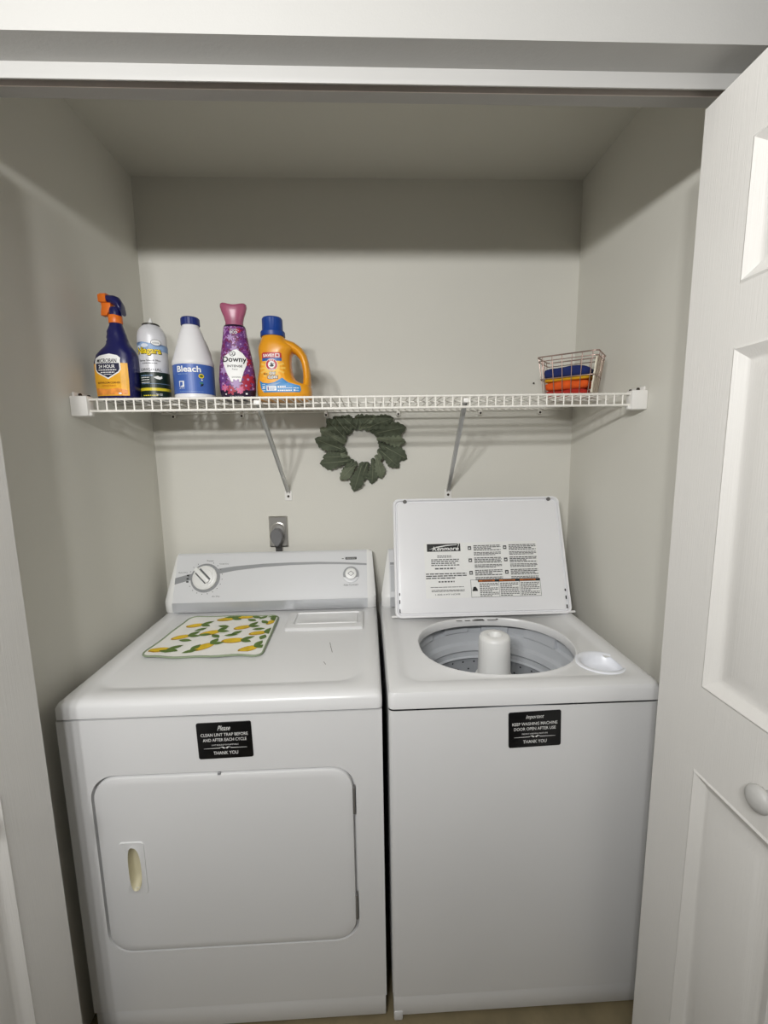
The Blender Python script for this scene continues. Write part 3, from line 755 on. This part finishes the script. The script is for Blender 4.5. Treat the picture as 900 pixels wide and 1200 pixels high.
# ------------------------------------------------------------------ bottles on the shelf
def secl(sec, n=36):
    ls = []
    for (z, cx, cy, rx, ry, e) in sec:
        l = []
        for k in range(n):
            a = 2*pi*k/n; ca, sa = cos(a), sin(a)
            l.append((cx+rx*(abs(ca)**(2/e))*(1 if ca >= 0 else -1), cy+ry*(abs(sa)**(2/e))*(1 if sa >= 0 else -1), z))
        ls.append(l)
    return ls
def sec_at(sec, z):
    for a, b in zip(sec, sec[1:]):
        if a[0] <= z <= b[0]:
            t = (z-a[0])/max(1e-9, b[0]-a[0]); return [a[i]+(b[i]-a[i])*t for i in range(6)]
    return sec[0] if z < sec[0][0] else sec[-1]
def front_map(sec, M, off=.0004):
    def f(u, v, h):
        z, cx, cy, rx, ry, e = sec_at(sec, v); x = min(max((u)/rx, -.999), .999)
        return M @ Vector((cx+u, cy-(ry+off+h)*(1-abs(x)**e)**(1/e)-off*.5, v))
    return f
def wrap_map(r, M, off=.0004):
    return lambda u, v, h: M @ Vector(((r+off+h)*sin(u/r), -(r+off+h)*cos(u/r), v))
def place(mb, M): mb.v = [tuple(M @ Vector(p)) for p in mb.v]; return mb
def mloc(x, y, rz, s=1.0): return Matrix.Translation((x, y, ZS+.0006)) @ Matrix.Rotation(rz, 4, 'Z') @ Matrix.Scale(s, 4)
def bthing(name, label, x, y): return thing(name, label, 'bottle', (x, y, ZS+.0006))

# spray cleaner -----------------------------------------------------
NAVY = mat('navy_plastic', '141650', .3, coat=.2); ORG = mat('orange_plastic', 'e0701a', .4)
YLB = mat('amber_label', 'efaf27', .45, var=.12, vscale=30); SHB = mat('shield_navy', '15173a', .45)
bx, by = -.699, -.345; M = mloc(bx, by, radians(-5)); b = bthing('spray_bottle', 'navy spray bottle with orange trigger nozzle and amber shield label', bx, by)
sec = [(0, 0, 0, .050, .030, 3), (.004, 0, 0, .053, .033, 3), (.05, 0, 0, .0555, .034, 3), (.10, .001, 0, .0565, .034, 2.8), (.120, .004, 0, .052, .033, 2.6), (.132, .008, 0, .043, .031, 2.5), (.141, .011, 0, .034, .029, 2.4),
       (.150, .011, 0, .0285, .026, 2.3), (.154, .0095, 0, .0275, .0255, 2.3), (.160, .0105, 0, .0255, .024, 2.2), (.166, .0085, 0, .0255, .023, 2.2), (.174, .009, 0, .0235, .022, 2.2), (.182, .0075, 0, .0225, .021, 2.1), (.190, .0085, 0, .0195, .019, 2), (.198, .009, 0, .0165, .0165, 2), (.205, .009, 0, .0155, .0155, 2)]
place(MB().loops(secl(sec)), M).build('bottle_body', NAVY, b, smooth=50)
place(MB().lathe([(.0165, .203), (.0172, .205), (.0172, .222), (.016, .224)], (.009, 0, 0), 28), M).build('collar', ORG, b, smooth=40)
m = MB()
ls = []
for (x, z, hh, wd) in ((.033, .231, .010, .012), (.031, .242, .016, .014), (.024, .253, .019, .015), (.012, .262, .015, .0145), (.0, .2655, .0125, .0135), (-.006, .267, .0115, .013)):
    ls.append([(x+hh*.35*0, wd*cos(a), z+hh*sin(a)*.9) for a in [2*pi*k/16 for k in range(16)]])
m.loops(ls); 
m.lathe([(.0155, .222), (.0155, .236), (.013, .244)], (.011, 0, 0), 20)
place(m, M).build('trigger_housing', NAVY, b, smooth=50)
m = MB(); m.loops([[(x, wd*a_, z0+(z1-z0)*b_) for a_, b_ in ((-1, .08), (-.8, 0), (.8, 0), (1, .08), (1, .92), (.7, 1), (-.7, 1), (-1, .92))] for x, z0, z1, wd in ((-.005, .2555, .2795, .0135), (-.020, .2555, .2795, .0135), (-.027, .258, .277, .012))])
place(m, M).build('nozzle', ORG, b, smooth=30)
m = MB(); m.loops([[(x0+(x1-x0)*a_, wd*c_, z) for a_, c_ in ((0, -1), (1, -1), (1, 1), (0, 1))] for z, x0, x1, wd in ((.256, -.022, .004, .009), (.246, -.021, .004, .009), (.234, -.024, -.002, .009), (.2235, -.0255, -.010, .008))])
place(m, M).build('trigger', ORG, b, bevel=.0015)
p = Print()
p.poly([(-.047, .010), (.045, .010), (.047, .05), (.046, .095), (-.048, .095), (-.049, .05)], YLB, 1)
p.poly([(-.040, .108), (-.028, .1145), (0, .119), (.022, .1145), (.030, .108), (.031, .078), (.026, .070), (-.004, .053), (-.036, .070), (-.041, .078)], PAPER, 2)
p.poly([(-.0375, .0945), (.0275, .0945), (.028, .079), (.0235, .0722), (-.004, .0570), (-.0332, .0722), (-.038, .079)], SHB, 3)
p.text('MICROBAN', -.006, .1010, .055, .0105, INK, 4, bold=.012)
p.text('24 HOUR', -.006, .0860, .046, .0088, PAPER, 5, bold=.02)
p.lines(-.030, .020, .0755, .0790, 1, PAPER, 5, .8, 1); p.lines(-.024, .015, .0695, .0730, 1, PAPER, 5, .7, 2); p.lines(-.015, .006, .0645, .0672, 1, PAPER, 5, .7, 3)
p.text('BATHROOM CLEANER', -.004, .0440, .062, .0050, mat('label_brown', '6b3a10', .5), 4, bold=.012)
p.text('CITRUS SCENT', -.004, .0360, .038, .0036, mat('label_orange_ink', 'b4560f', .5), 4)
GL = mat('label_haze', 'e8933f', .45, var=.3, vscale=60)
p.poly([(-.043, .0125), (.042, .0125), (.043, .024), (.02, .030), (-.01, .027), (-.044, .031)], GL, 2)
p.disc(.024, .0155, .004, .0025, PAPER, 4)
p.build('label', front_map(sec, M), b, .012, .012)

# spray starch can --------------------------------------------------
bx, by, R_ = -.612, -.315, .0375; M = mloc(bx, by, radians(14)); b = bthing('starch_can', 'white and dark green aerosol spray starch can with no cap', bx, by)
CANW = mat('can_white', 'dcdce0', .35, metal=.15)
place(MB().lathe([(.034, 0), (.0375, .003), (.0375, .172), (.0365, .178), (.034, .188), (.029, .197), (.0225, .203), (.0215, .2045)], n=40), M).build('can_body', CANW, b, smooth=45)
place(MB().lathe([(.0205, .2035), (.0225, .2055), (.0225, .2075), (.0205, .2095), (.018, .207), (.006, .207)], n=32), M).build('crimp_ring', mat('can_dark_ring', '55544f', .3, metal=.8), b, smooth=40)
place(MB().lathe([(.0065, .206), (.0065, .213), (.0052, .2175), (.0022, .2245), (.0008, .2265)], n=20), M).build('spray_tip', ENAMEL2, b, smooth=45)
DG = mat('starch_green', '16271d', .4); YB = mat('starch_yellow', 'd9c62c', .4); SKY = mat('label_sky', '8aa5c9', .45, var=.15, vscale=40); LCL = mat('label_cloud', 'd5dce6', .5)
NY = mat('logo_yellow', 'f0d21c', .45)
p = Print()
p.rect(-.085, .085, .002, .076, DG, 1); p.rect(-.085, .085, .026, .0335, YB, 2)
for k, z in enumerate((.060, .054, .047)): p.lines(-.034, -.008, z, z+.003, 1, PAPER, 3, .7, k)
p.lines(-.034, .002, .0655, .0685, 1, SKY, 3, .7, 9); p.rect(-.034, .085, .0445, .0453, SKY, 2)
p.poly([(.003, .062), (.009, .058), (.018, .056), (.025, .060), (.024, .066), (.019, .063), (.014, .066), (.008, .064)], PAPER, 3)
p.lines(-.03, .01, .012, .016, 1, YB, 3, .6, 12); p.text('20 OZ', .014, .0155, .016, .005, PAPER, 3, bold=.01)
p.poly([(-.085, .132), (.085, .132), (.085, .142), (.05, .150), (.02, .144), (0, .152), (-.02, .156), (-.035, .148), (-.05, .156), (-.085, .15)], SKY, 1)
p.disc(-.014, .146, .010, .005, LCL, 2); p.disc(-.034, .143, .008, .004, LCL, 2)
p.disc(.016, .154, .0135, .0082, INKG, 2); p.disc(.016, .154, .0122, .0070, PAPER, 3); p.lines(.007, .025, .1515, .156, 2, INKG, 4, .5, 4)
p.text('Niagara', -.004, .130, .066, .024, INK, 3, bold=.06); p.text('Niagara', -.005, .1305, .064, .022, NY, 4, bold=.025)
p.text('Spray Starch Plus', -.004, .1060, .056, .0058, INK, 3); p.lines(-.024, .016, .0985, .1015, 1, INKG, 3, .6, 7)
p.text('ORIGINAL', -.003, .0822, .057, .0075, INKG, 3)
p.build('label', wrap_map(R_, M), b, .004)

# bleach ------------------------------------------------------------
bx, by, R_ = -.501, -.320, .0555; M = mloc(bx, by, radians(12)); b = bthing('bleach_bottle', 'white bleach bottle with blue cap and blue band label', bx, by)
BW = mat('milky_plastic', 'e6e5e6', .4); BCAP = mat('cap_blue', '14286f', .4); BL = mat('bleach_blue', '3f62ae', .42, var=.06)
place(MB().lathe([(.049, 0), (.0535, .004), (.0545, .012), (.0535, .0145), (.0535, .0935), (.0550, .0955), (.0552, .100), (.0535, .107), (.047, .127), (.038, .156), (.0295, .184), (.0235, .198), (.022, .2015), (.022, .206)], n=44), M).build('bottle_body', BW, b, smooth=40)
c = MB(); prof = [(.0235, .2035), (.0245, .2045), (.0242, .2215), (.022, .2245), (.010, .2255)]
ls = []
for r, h in prof: ls.append([((r+(.0006 if k % 2 and .204 < h < .222 else 0))*cos(2*pi*k/48), (r+(.0006 if k % 2 and .204 < h < .222 else 0))*sin(2*pi*k/48), h) for k in range(48)])
place(c.loops(ls), M).build('cap', BCAP, b, smooth=25)
hdl = MB(); hdl.tube([(.013, .014, .194), (.021, .023, .180), (.030, .032, .158), (.037, .034, .135), (.040, .028, .112), (.036, .020, .098)], [.006, .0075, .008, .0085, .009, .008], 12)
place(hdl, M).build('handle', BW, b, smooth=60)
p = Print()
p.rect(-.115, .115, .0150, .0930, BL, 1)
p.text('Bleach', -.006, .0795, .064, .0165, PAPER, 3, bold=.022)
p.lines(-.036, -.008, .0655, .068, 1, SKY, 3, .6, 2)
p.rect(-.034, -.019, .032, .048, PAPER, 3)
p.poly([(-.0325, .033), (-.0295, .033), (-.0265, .0395), (-.0265, .036), (-.0235, .036), (-.0235, .0455), (-.0315, .0455), (-.0315, .0425), (-.0285, .0425)], BL, 4)
p.text('up & up', -.0265, .0285, .016, .0032, PAPER, 3, bold=.01)
p.disc(.026, .0615, .0072, .0062, NY, 3); p.disc(.026, .0615, .0048, .0036, mat('olive_print', '5c6b22', .5), 4)
p.disc(.027, .051, .002, .002, PAPER, 3); p.disc(.025, .043, .005, .0025, mat('teal_print', '3c7c72', .5), 3); p.poly([(.022, .033), (.029, .036), (.031, .041), (.024, .040)], INK, 3)
p.lines(-.034, .03, .0195, .0215, 1, SKY, 3, .5, 8)
p.build('label', wrap_map(.0536, M), b, .005)
g = Print(); g.rect(-.118, .118, .0142, .0152, PAPER, 1); g.rect(-.118, .118, .0928, .0938, PAPER, 1)

# fabric softener ---------------------------------------------------
bx, by = -.381, -.315; M = mloc(bx, by, radians(8), 1.06); b = bthing('softener_bottle', 'purple floral fabric softener bottle with flared pink cap', bx, by)
def floral():
    m = bpy.data.materials.new('floral_purple'); m.use_nodes = True; nt = m.node_tree; N = nt.nodes; L = nt.links; bs = N['Principled BSDF']; bs.inputs['Roughness'].default_value = .35
    tc = N.new('ShaderNodeTexCoord'); nz = N.new('ShaderNodeTexNoise'); nz.inputs['Scale'].default_value = 60
    mx = N.new('ShaderNodeMixRGB'); mx.inputs[0].default_value = .25
    L.new(tc.outputs['Object'], nz.inputs['Vector']); L.new(tc.outputs['Object'], mx.inputs[1]); 
    sc = N.new('ShaderNodeVectorMath'); sc.operation = 'MULTIPLY_ADD'; sc.inputs[1].default_value = (.03,)*3
    L.new(nz.outputs['Color'], sc.inputs[0]); L.new(tc.outputs['Object'], sc.inputs[2])
    vo = N.new('ShaderNodeTexVoronoi'); vo.inputs['Scale'].default_value = 95; L.new(sc.outputs[0], vo.inputs['Vector'])
    cr = N.new('ShaderNodeValToRGB'); e = cr.color_ramp.elements
    e[0].position = 0; e[0].color = lin('3b1440'); e[1].position = 1; e[1].color = lin('c9a3cf')
    for ps, c_ in ((.25, '5e2a6e'), (.45, '7d3f8c'), (.6, '7a1f4e'), (.75, '4a1b52'), (.88, '9b6bab')): q = e.new(ps); q.color = lin(c_)
    cr.color_ramp.interpolation = 'EASE'
    sp = N.new('ShaderNodeSeparateColor'); L.new(vo.outputs['Color'], sp.inputs[0])
    ad = N.new('ShaderNodeMath'); ad.operation = 'MULTIPLY_ADD'; ad.inputs[1].default_value = .55; L.new(sp.outputs[0], ad.inputs[0])
    m2 = N.new('ShaderNodeMath'); m2.operation = 'MULTIPLY'; m2.inputs[1].default_value = .7; L.new(vo.outputs['Distance'], m2.inputs[0]); L.new(m2.outputs[0], ad.inputs[2])
    L.new(ad.outputs[0], cr.inputs[0]); L.new(cr.outputs[0], bs.inputs['Base Color'])
    return m
FLO = floral()
PURP = mat('deep_plum_plastic', '26132f', .3)
sec = [(0, 0, 0, .040, .026, 2.4), (.004, 0, 0, .043, .029, 2.4), (.025, 0, 0, .0465, .031, 2.3), (.055, 0, 0, .0475, .031, 2.3), (.085, 0, 0, .0445, .030, 2.3), (.115, 0, 0, .040, .028, 2.3), (.145, 0, 0, .0345, .026, 2.3), (.170, 0, 0, .0305, .024, 2.3), (.187, 0, 0, .0285, .023, 2.3), (.192, 0, 0, .026, .021, 2.2), (.1935, 0, 0, .020, .017, 2)]
bo = MB(); 
for k, s_ in enumerate(sec): pass
ls = secl(sec)
bo.loops(ls[:3], True, False, 0); bo.loops(ls[2:-2], False, False, 1); bo.loops(ls[-3:], False, True, 0)
place(bo, M).build('bottle_body', [PURP, FLO], b, smooth=50)
place(MB().lathe([(.0155, .192), (.0155, .204), (.013, .212), (.011, .213)], n=24), M).build('neck', PURP, b, smooth=45)
PNK = mat('pink_cap', 'c26a8a', .25, trans=.35, coat=.3)
cs = [(.193, 0, 0, .0235, .017, 2.2), (.200, 0, 0, .0225, .0165, 2.2), (.214, 0, 0, .0255, .017, 2.3), (.228, 0, 0, .031, .018, 2.4), (.238, 0, 0, .034, .0185, 2.4), (.244, 0, 0, .0335, .018, 2.4), (.247, 0, 0, .030, .0155, 2.3), (.2455, 0, 0, .02, .010, 2.2)]
cap = MB(); cl_ = secl(cs); cl_ = [[(x, y, z-(.0030*cos(x/.034*pi*1.0)+.0010 if z > .236 else 0)*max(0, (z-.23)/.017)) for x, y, z in l] for l in cl_]
place(cap.loops(cl_), M).build('cap', PNK, b, smooth=50)
p = Print(); PCH = mat('petal_pink', 'd06a8f', .5); RED = mat('petal_red', 'a31f3c', .5); LIL = mat('petal_lilac', 'a98bb9', .5); VIO = mat('petal_violet', '693a80', .5)
def flower(x, y, r, m_, lay=1, n=6):
    for k in range(n): a = 2*pi*k/n+x*90; p.disc(x+r*.55*cos(a), y+r*.55*sin(a), r*.55, r*.30, m_, lay, a, 10)
    p.disc(x, y, r*.22, r*.22, LIL, lay+1, 0, 8)
for x, y, r, m_ in ((.030, .052, .014, RED), (.024, .036, .013, RED), (-.014, .024, .012, RED), (.010, .026, .010, PCH), (-.030, .030, .009, PCH), (-.034, .055, .012, VIO), (-.030, .075, .010, LIL), (.033, .075, .012, VIO), (.030, .098, .010, RED), (.0, .128, .010, LIL), (-.016, .138, .009, VIO), (.016, .142, .010, VIO), (-.010, .158, .008, LIL), (.018, .165, .008, VIO), (.012, .176, .007, RED)):
    flower(x, y, r, m_)
p.poly([(-.012, .045), (.012, .045), (.020, .070), (.028, .088), (.030, .104), (.020, .118), (.006, .128), (-.004, .126), (-.018, .116), (-.032, .108), (-.030, .090), (-.022, .066)], PAPER, 3)
p.disc(-.006, .117, .0085, .0072, INK, 4); p.disc(-.006, .117, .0070, .0058, PAPER, 5); p.disc(-.008, .117, .0028, .0040, INK, 6); p.disc(-.008, .117, .0016, .0028, PAPER, 7); p.disc(-.003, .116, .0028, .0040, INK, 6); p.disc(-.003, .116, .0016, .0028, PAPER, 7)
p.text('Downy', -.001, .1005, .060, .0185, INK, 6, bold=.02)
p.text('INTENSE', -.001, .0850, .038, .0058, INK, 6, bold=.015); p.text('Fairy', -.001, .0765, .014, .0048, INKG, 6)
p.lines(-.010, .012, .0555, .0600, 2, INKG, 5, .4, 3)
flower(.0, .040, .012, LIL, 4); flower(.008, .022, .008, PCH, 4)
p.rect(-.010, .010, .1775, .1785, PAPER, 3); p.text('ECO', .0, .1715, .019, .0065, PAPER, 3, bold=.02)
p.text('ULTRA CONCENTRATED', .0, .0075, .036, .0030, PAPER, 3, bold=.01); p.rect(.022, .027, .013, .017, PAPER, 3); p.disc(-.028, .014, .0018, .0018, PAPER, 3)
p.build('label', front_map(sec, M, .0008), b, .008, .008)

# laundry detergent -------------------------------------------------
bx, by = -.252, -.300; M = mloc(bx, by, radians(0)); b = bthing('detergent_jug', 'orange laundry detergent jug with blue cap and side handle', bx, by)
JOR = mat('jug_orange', 'e39a1b', .35, coat=.15, var=.05); JBL = mat('jug_cap_blue', '163f8e', .38)
def es(z, xl, xr, ry, e=3.0): return (z, (xl+xr)/2, 0, (xr-xl)/2, ry, e)
sec = [es(0, -.068, .070, .043), es(.004, -.073, .077, .047), es(.020, -.076, .079, .049), es(.036, -.076, .078, .049), es(.042, -.075, .070, .049), es(.047, -.0745, .052, .048), es(.055, -.0735, .036, .048, 2.8), es(.068, -.071, .0275, .047, 2.7), es(.085, -.068, .024, .046, 2.6), es(.105, -.066, .0225, .045, 2.6), es(.122, -.067, .0235, .045, 2.6), es(.133, -.068, .029, .045, 2.6), es(.140, -.068, .036, .045, 2.6), es(.148, -.067, .034, .044, 2.5), es(.155, -.064, .026, .043, 2.4), es(.163, -.061, .018, .040, 2.3), es(.173, -.058, .0085, .034, 2.1), es(.179, -.057, .004, .031, 2)]
place(MB().loops(secl(sec, 48)), M).build('jug_body', JOR, b, smooth=50)
CX = -.0265
hd_ = MB(); path = [(.008, 0, .155), (.028, 0, .149), (.046, 0, .137), (.057, 0, .122), (.0625, 0, .105), (.0655, 0, .085), (.0665, 0, .065), (.066, 0, .048), (.062, 0, .034)]
ls = []
for i, q in enumerate(path):
    q = Vector(q); t = (Vector(path[min(i+1, len(path)-1)])-Vector(path[max(i-1, 0)])).normalized(); n_v = Vector((t.z, 0, -t.x))
    ra = (.015, .0145, .013, .0115, .0105, .0105, .0110, .012, .013)[i]; rb = (.034, .030, .024, .020, .019, .019, .021, .026, .034)[i]
    ls.append([q+n_v*ra*cos(a)+Vector((0, rb*sin(a), 0)) for a in [2*pi*k/20 for k in range(20)]])
place(hd_.loops(ls), M).build('handle', JOR, b, smooth=60)
c = MB(); ls = []
for r, h in ((.0335, .177), (.0345, .178), (.0345, .189), (.033, .192), (.0295, .1925), (.0285, .194), (.0280, .225), (.026, .229), (.012, .2305)):
    rib = .0007 if .193 < h < .227 else 0
    ls.append([(CX+(r+(rib if k % 2 else 0))*cos(2*pi*k/56), (r+(rib if k % 2 else 0))*sin(2*pi*k/56), h) for k in range(56)])
place(c.loops(ls), M).build('cap', JBL, b, smooth=25)
p = Print(); RB = mat('badge_red', 'b8232f', .45); LB_ = mat('label_light_blue', '2f86c4', .45, var=.08, vscale=50); DB = mat('label_deep_blue', '1f5fa4', .45); GLW = mat('label_glow', 'f3c458', .5); OL = mat('label_orange', 'f0a72a', .45, var=.1, vscale=60)
o0 = (-.75-(-.75))
def q(pts): return [(x+o0, y) for x, y in pts]
p.poly([(-.058, .030), (-.050, .018), (.050, .018), (.054, .024), (.053, .037), (.030, .043), (.012, .055), (.006, .078), (.004, .108), (.003, .127), (-.052, .127), (-.053, .105), (-.060, .070), (-.062, .045)], OL, 1)
def fmj(u, v, h):
    z, cx, cy, rx, ry, e = sec_at(sec, v); x = min(max((u-cx)/rx, -.985), .985)
    return M @ Vector((u, cy-(ry+.0006+h)*(1-abs(x)**e)**(1/e)-.0003, v))
for k in range(14):
    a = 2*pi*k/14; p.poly([(-.024, .085), (-.024+.036*cos(a-.1), .085+.030*sin(a-.1)), (-.024+.036*cos(a+.1), .085+.030*sin(a+.1))], GLW, 2)
p.disc(-.024, .085, .022, .020, GLW, 2)
p.poly([(-.0615, .052), (-.052, .045), (-.035, .0425), (-.018, .046), (-.004, .054), (.004, .058), (.010, .052), (.020, .045), (.052, .036), (.054, .024), (.050, .0185), (-.050, .0185), (-.058, .030)], LB_, 3)
p.poly([(-.050, .036), (-.020, .036), (.0, .045), (-.02, .043), (-.035, .040)], SKY, 4)
p.poly([(-.0515, .104), (.003, .104), (.003, .113), (-.0515, .113)], DB, 3)
p.poly([(-.0515, .112), (.003, .112), (.003, .124), (-.001, .127), (-.048, .127), (-.0515, .124)], RB, 4)
p.text('SAVE!!', -.0320, .1185, .031, .0085, PAPER, 6, bold=.03); p.rect(-.0135, -.0020, .1135, .1235, PAPER, 5); p.rect(-.0115, -.0040, .1155, .1215, RB, 6)
p.disc(-.0245, .0935, .0165, .0162, PAPER, 5, n=28); p.disc(-.0245, .0935, .0155, .0152, RB, 6, n=28); p.disc(-.0245, .0935, .0100, .0098, PAPER, 7, n=24)
p.text('ARM &', -.0245, .1056, .014, .0032, PAPER, 8, bold=.02); p.text('HAMMER', -.0245, .0812, .016, .0032, PAPER, 8, bold=.02)
p.poly([(-.031, .090), (-.026, .0875), (-.019, .0885), (-.018, .092), (-.023, .0925), (-.0245, .0955), (-.022, .0975), (-.0235, .0995), (-.0285, .0975), (-.0265, .0955), (-.028, .092)], INK, 8)
p.poly([(-.0235, .0955), (-.017, .0985), (-.0165, .0965), (-.0225, .0938)], INK, 8)
p.text('PLUS', -.0425, .0685, .011, .0045, mat('plus_brown', '7b3d12', .5), 6, bold=.02, shear=.2)
p.text('OXI', -.0235, .0700, .019, .0095, INK, 5, bold=.09, shear=.2); p.text('OXI', -.0235, .0700, .017, .0080, PAPER, 6, bold=.03, shear=.2)
p.text('CLEAN', -.0225, .0595, .030, .0105, INK, 5, bold=.10, shear=.2); p.text('CLEAN', -.0225, .0595, .027, .0080, PAPER, 6, bold=.03, shear=.2)
p.lines(-.054, -.045, .0395, .0415, 1, PAPER, 5, .7, 1); p.text('35', -.0495, .0320, .009, .0085, PAPER, 5, bold=.03); p.lines(-.054, -.044, .0225, .0255, 1, PAPER, 5, .7, 2)
p.rect(-.0415, -.0135, .0225, .0355, PAPER, 5); p.rect(-.0385, -.0350, .0245, .0335, mat('stain_violet', '5a4a8a', .5), 6); p.lines(-.033, -.016, .0245, .0335, 3, SKY, 6, .6, 4)
p.lines(-.010, .012, .0315, .0365, 1, PAPER, 5, .8, 5); p.lines(-.010, .030, .0290, .0308, 1, PAPER, 5, .7, 6); p.lines(-.010, .030, .0215, .0255, 1, PAPER, 5, .8, 7)
p.lines(.034, .048, .0285, .0320, 1, PAPER, 5, .6, 8); p.disc(.0365, .0235, .0028, .0022, PAPER, 5); p.lines(.040, .048, .0225, .0245, 1, PAPER, 5, .7, 9)
p.build('label', fmj, b, .008, .008)

# ------------------------------------------------------------------ wire basket with cloths
BA = radians(-38); bd = Vector((cos(BA), sin(BA), 0)); bn = Vector((-sin(BA), cos(BA), 0))
FL = Vector((.512, -.248, 0)); TW, TD = .172, .118
cen = FL+bd*TW/2+bn*TD/2
HB = .124
bk = thing('wire_basket', 'small rose-gold wire basket holding folded cloths, on the right end of the wire shelf', 'basket', (cen.x, cen.y, ZS+.0005))
def bp_(u, v, t):   # u,v in -1..1, t 0 bottom..1 top
    kx = .070+(TW/2-.070)*t; ky = .045+(TD/2-.045)*t
    return cen+bd*u*kx+bn*v*ky+Vector((0, 0, ZS+.003+HB*t))
def ringpts(t, r=.14):
    return [bp_(u, v, t) for u, v in rrect(-1, 1, -1, 1, r, 4, 3)]
for t, r in ((1.0, .0020), (.90, .0014), (.48, .0014), (0.0, .0018)):
    m = MB(); m.tube(ringpts(t), r, 6, closed=True); m.build('rim' if t == 1.0 else 'hoop', BRASSW, bk, smooth=60)
for k in range(6):
    u = -.83+1.66*k/5
    m = MB(); m.tube([bp_(u, -1, 1), bp_(u, -1, .5), bp_(u, -1, 0), bp_(u, 0, 0), bp_(u, 1, 0), bp_(u, 1, .5), bp_(u, 1, 1)], .0012, 6); m.build('upright_wire', BRASSW, bk, smooth=60)
for k in range(4):
    v = -.7+1.4*k/3
    m = MB(); m.tube([bp_(-1, v, 1), bp_(-1, v, .5), bp_(-1, v, 0), bp_(1, v, 0), bp_(1, v, .5), bp_(1, v, 1)], .0012, 6); m.build('upright_wire', BRASSW, bk, smooth=60)
zc_ = ZS+.0055
for k, (hgt, colr, nm, sx_) in enumerate(((.022, 'a8281c', 'dark red', .92), (.025, 'dd5a1b', 'orange', .92), (.011, 'e0aa1e', 'yellow', .93), (.024, '1d2a63', 'navy blue', .92))):
    t0 = (zc_-ZS)/HB
    cm = mat('cloth_'+nm.replace(' ', '_'), colr, .95, var=.12, vscale=60, bump=.5, bscale=700)
    m = MB(); hx = (.066+.014*t0)*sx_; hy = (.041+.012*t0)*sx_; ls = []
    for ins, dz in ((.010, 0), (.002, .15), (0, .5), (.002, .85), (.010, 1.0), (.028, 1.06)):
        l = []
        for u, v in rrect(-hx+ins, hx-ins, -hy+ins, hy-ins, .012, 5, 5):
            wv = .0016*sin(u*70+k*2)+.001*sin(v*110)
            zz = zc_+hgt*dz+(wv if dz > .5 else 0)+ (.006*(1-(u/hx)**2) if (k == 3 and dz > .8) else 0)
            q_ = cen+bd*(u-.005)+bn*v; l.append((q_.x, q_.y, zz))
        ls.append(l)
    m.loops(ls); o = m.build('folded_cloth', cm, None, smooth=60, shift=(cen.x, cen.y, zc_))
    tag(o, '%s folded cloth in the wire basket, %s of the stack' % (nm, ('lowest', 'second from the bottom', 'third from the bottom', 'topmost')[k]), 'cloth', 'folded cloths in the wire basket')
    zc_ += hgt+.0006
m = MB(); ls = []
for t in [k/8 for k in range(9)]:
    l = []
    for v, off in ((-.85, 0), (-.4, .001), (0, 0), (.4, .0015), (.82, 0), (.82, .004), (.4, .0055), (0, .004), (-.4, .005), (-.85, .004)):
        q_ = bp_(1, v, .08+.82*t); wob = .0012*sin(t*22+v*4)
        l.append(tuple(q_-bd*(.0025+off+wob*.5)))
    ls.append(l)
m.loops(ls); o = m.build('cream_cloth', mat('cream_knit', 'e9e2cf', .95, var=.1, vscale=80, bump=.5, bscale=500), None, smooth=50, shift=tuple(bp_(1, 0, 0)))
tag(o, 'cream knitted cloth standing against the right side of the wire basket', 'cloth')

m = MB(); m.lathe([(.0015, .0), (.0015, .006), (.0030, .0065), (.0030, .0080), (.0012, .0088)], (.596, 0, 1.726), 10, axis='y')
tag(m.build('wall_nail', MATS['dark_screw'], None, shift=(.596, 0, 1.726)), 'small dark nail in the back wall left of the wire basket', 'nail')
sc = Print(); GS = mat('grey_scuff', '8f8d8a', .6)
for P in ([(-.138, -.382), (-.134, -.407), (-.126, -.447)], [(-.145, -.500), (-.138, -.516)]):
    for (x0, y0), (x1, y1) in zip(P, P[1:]): sc.poly([(x0-.0012, y0), (x0+.0008, y0), (x1+.0008, y1), (x1-.0010, y1)], GS, 1)
sc.build('scuff_mark', plane_map((0, 0, DZT-.0044), (1, 0, 0), (0, 1, 0), (0, 0, 1)), dr)['kind'] = 'stuff'
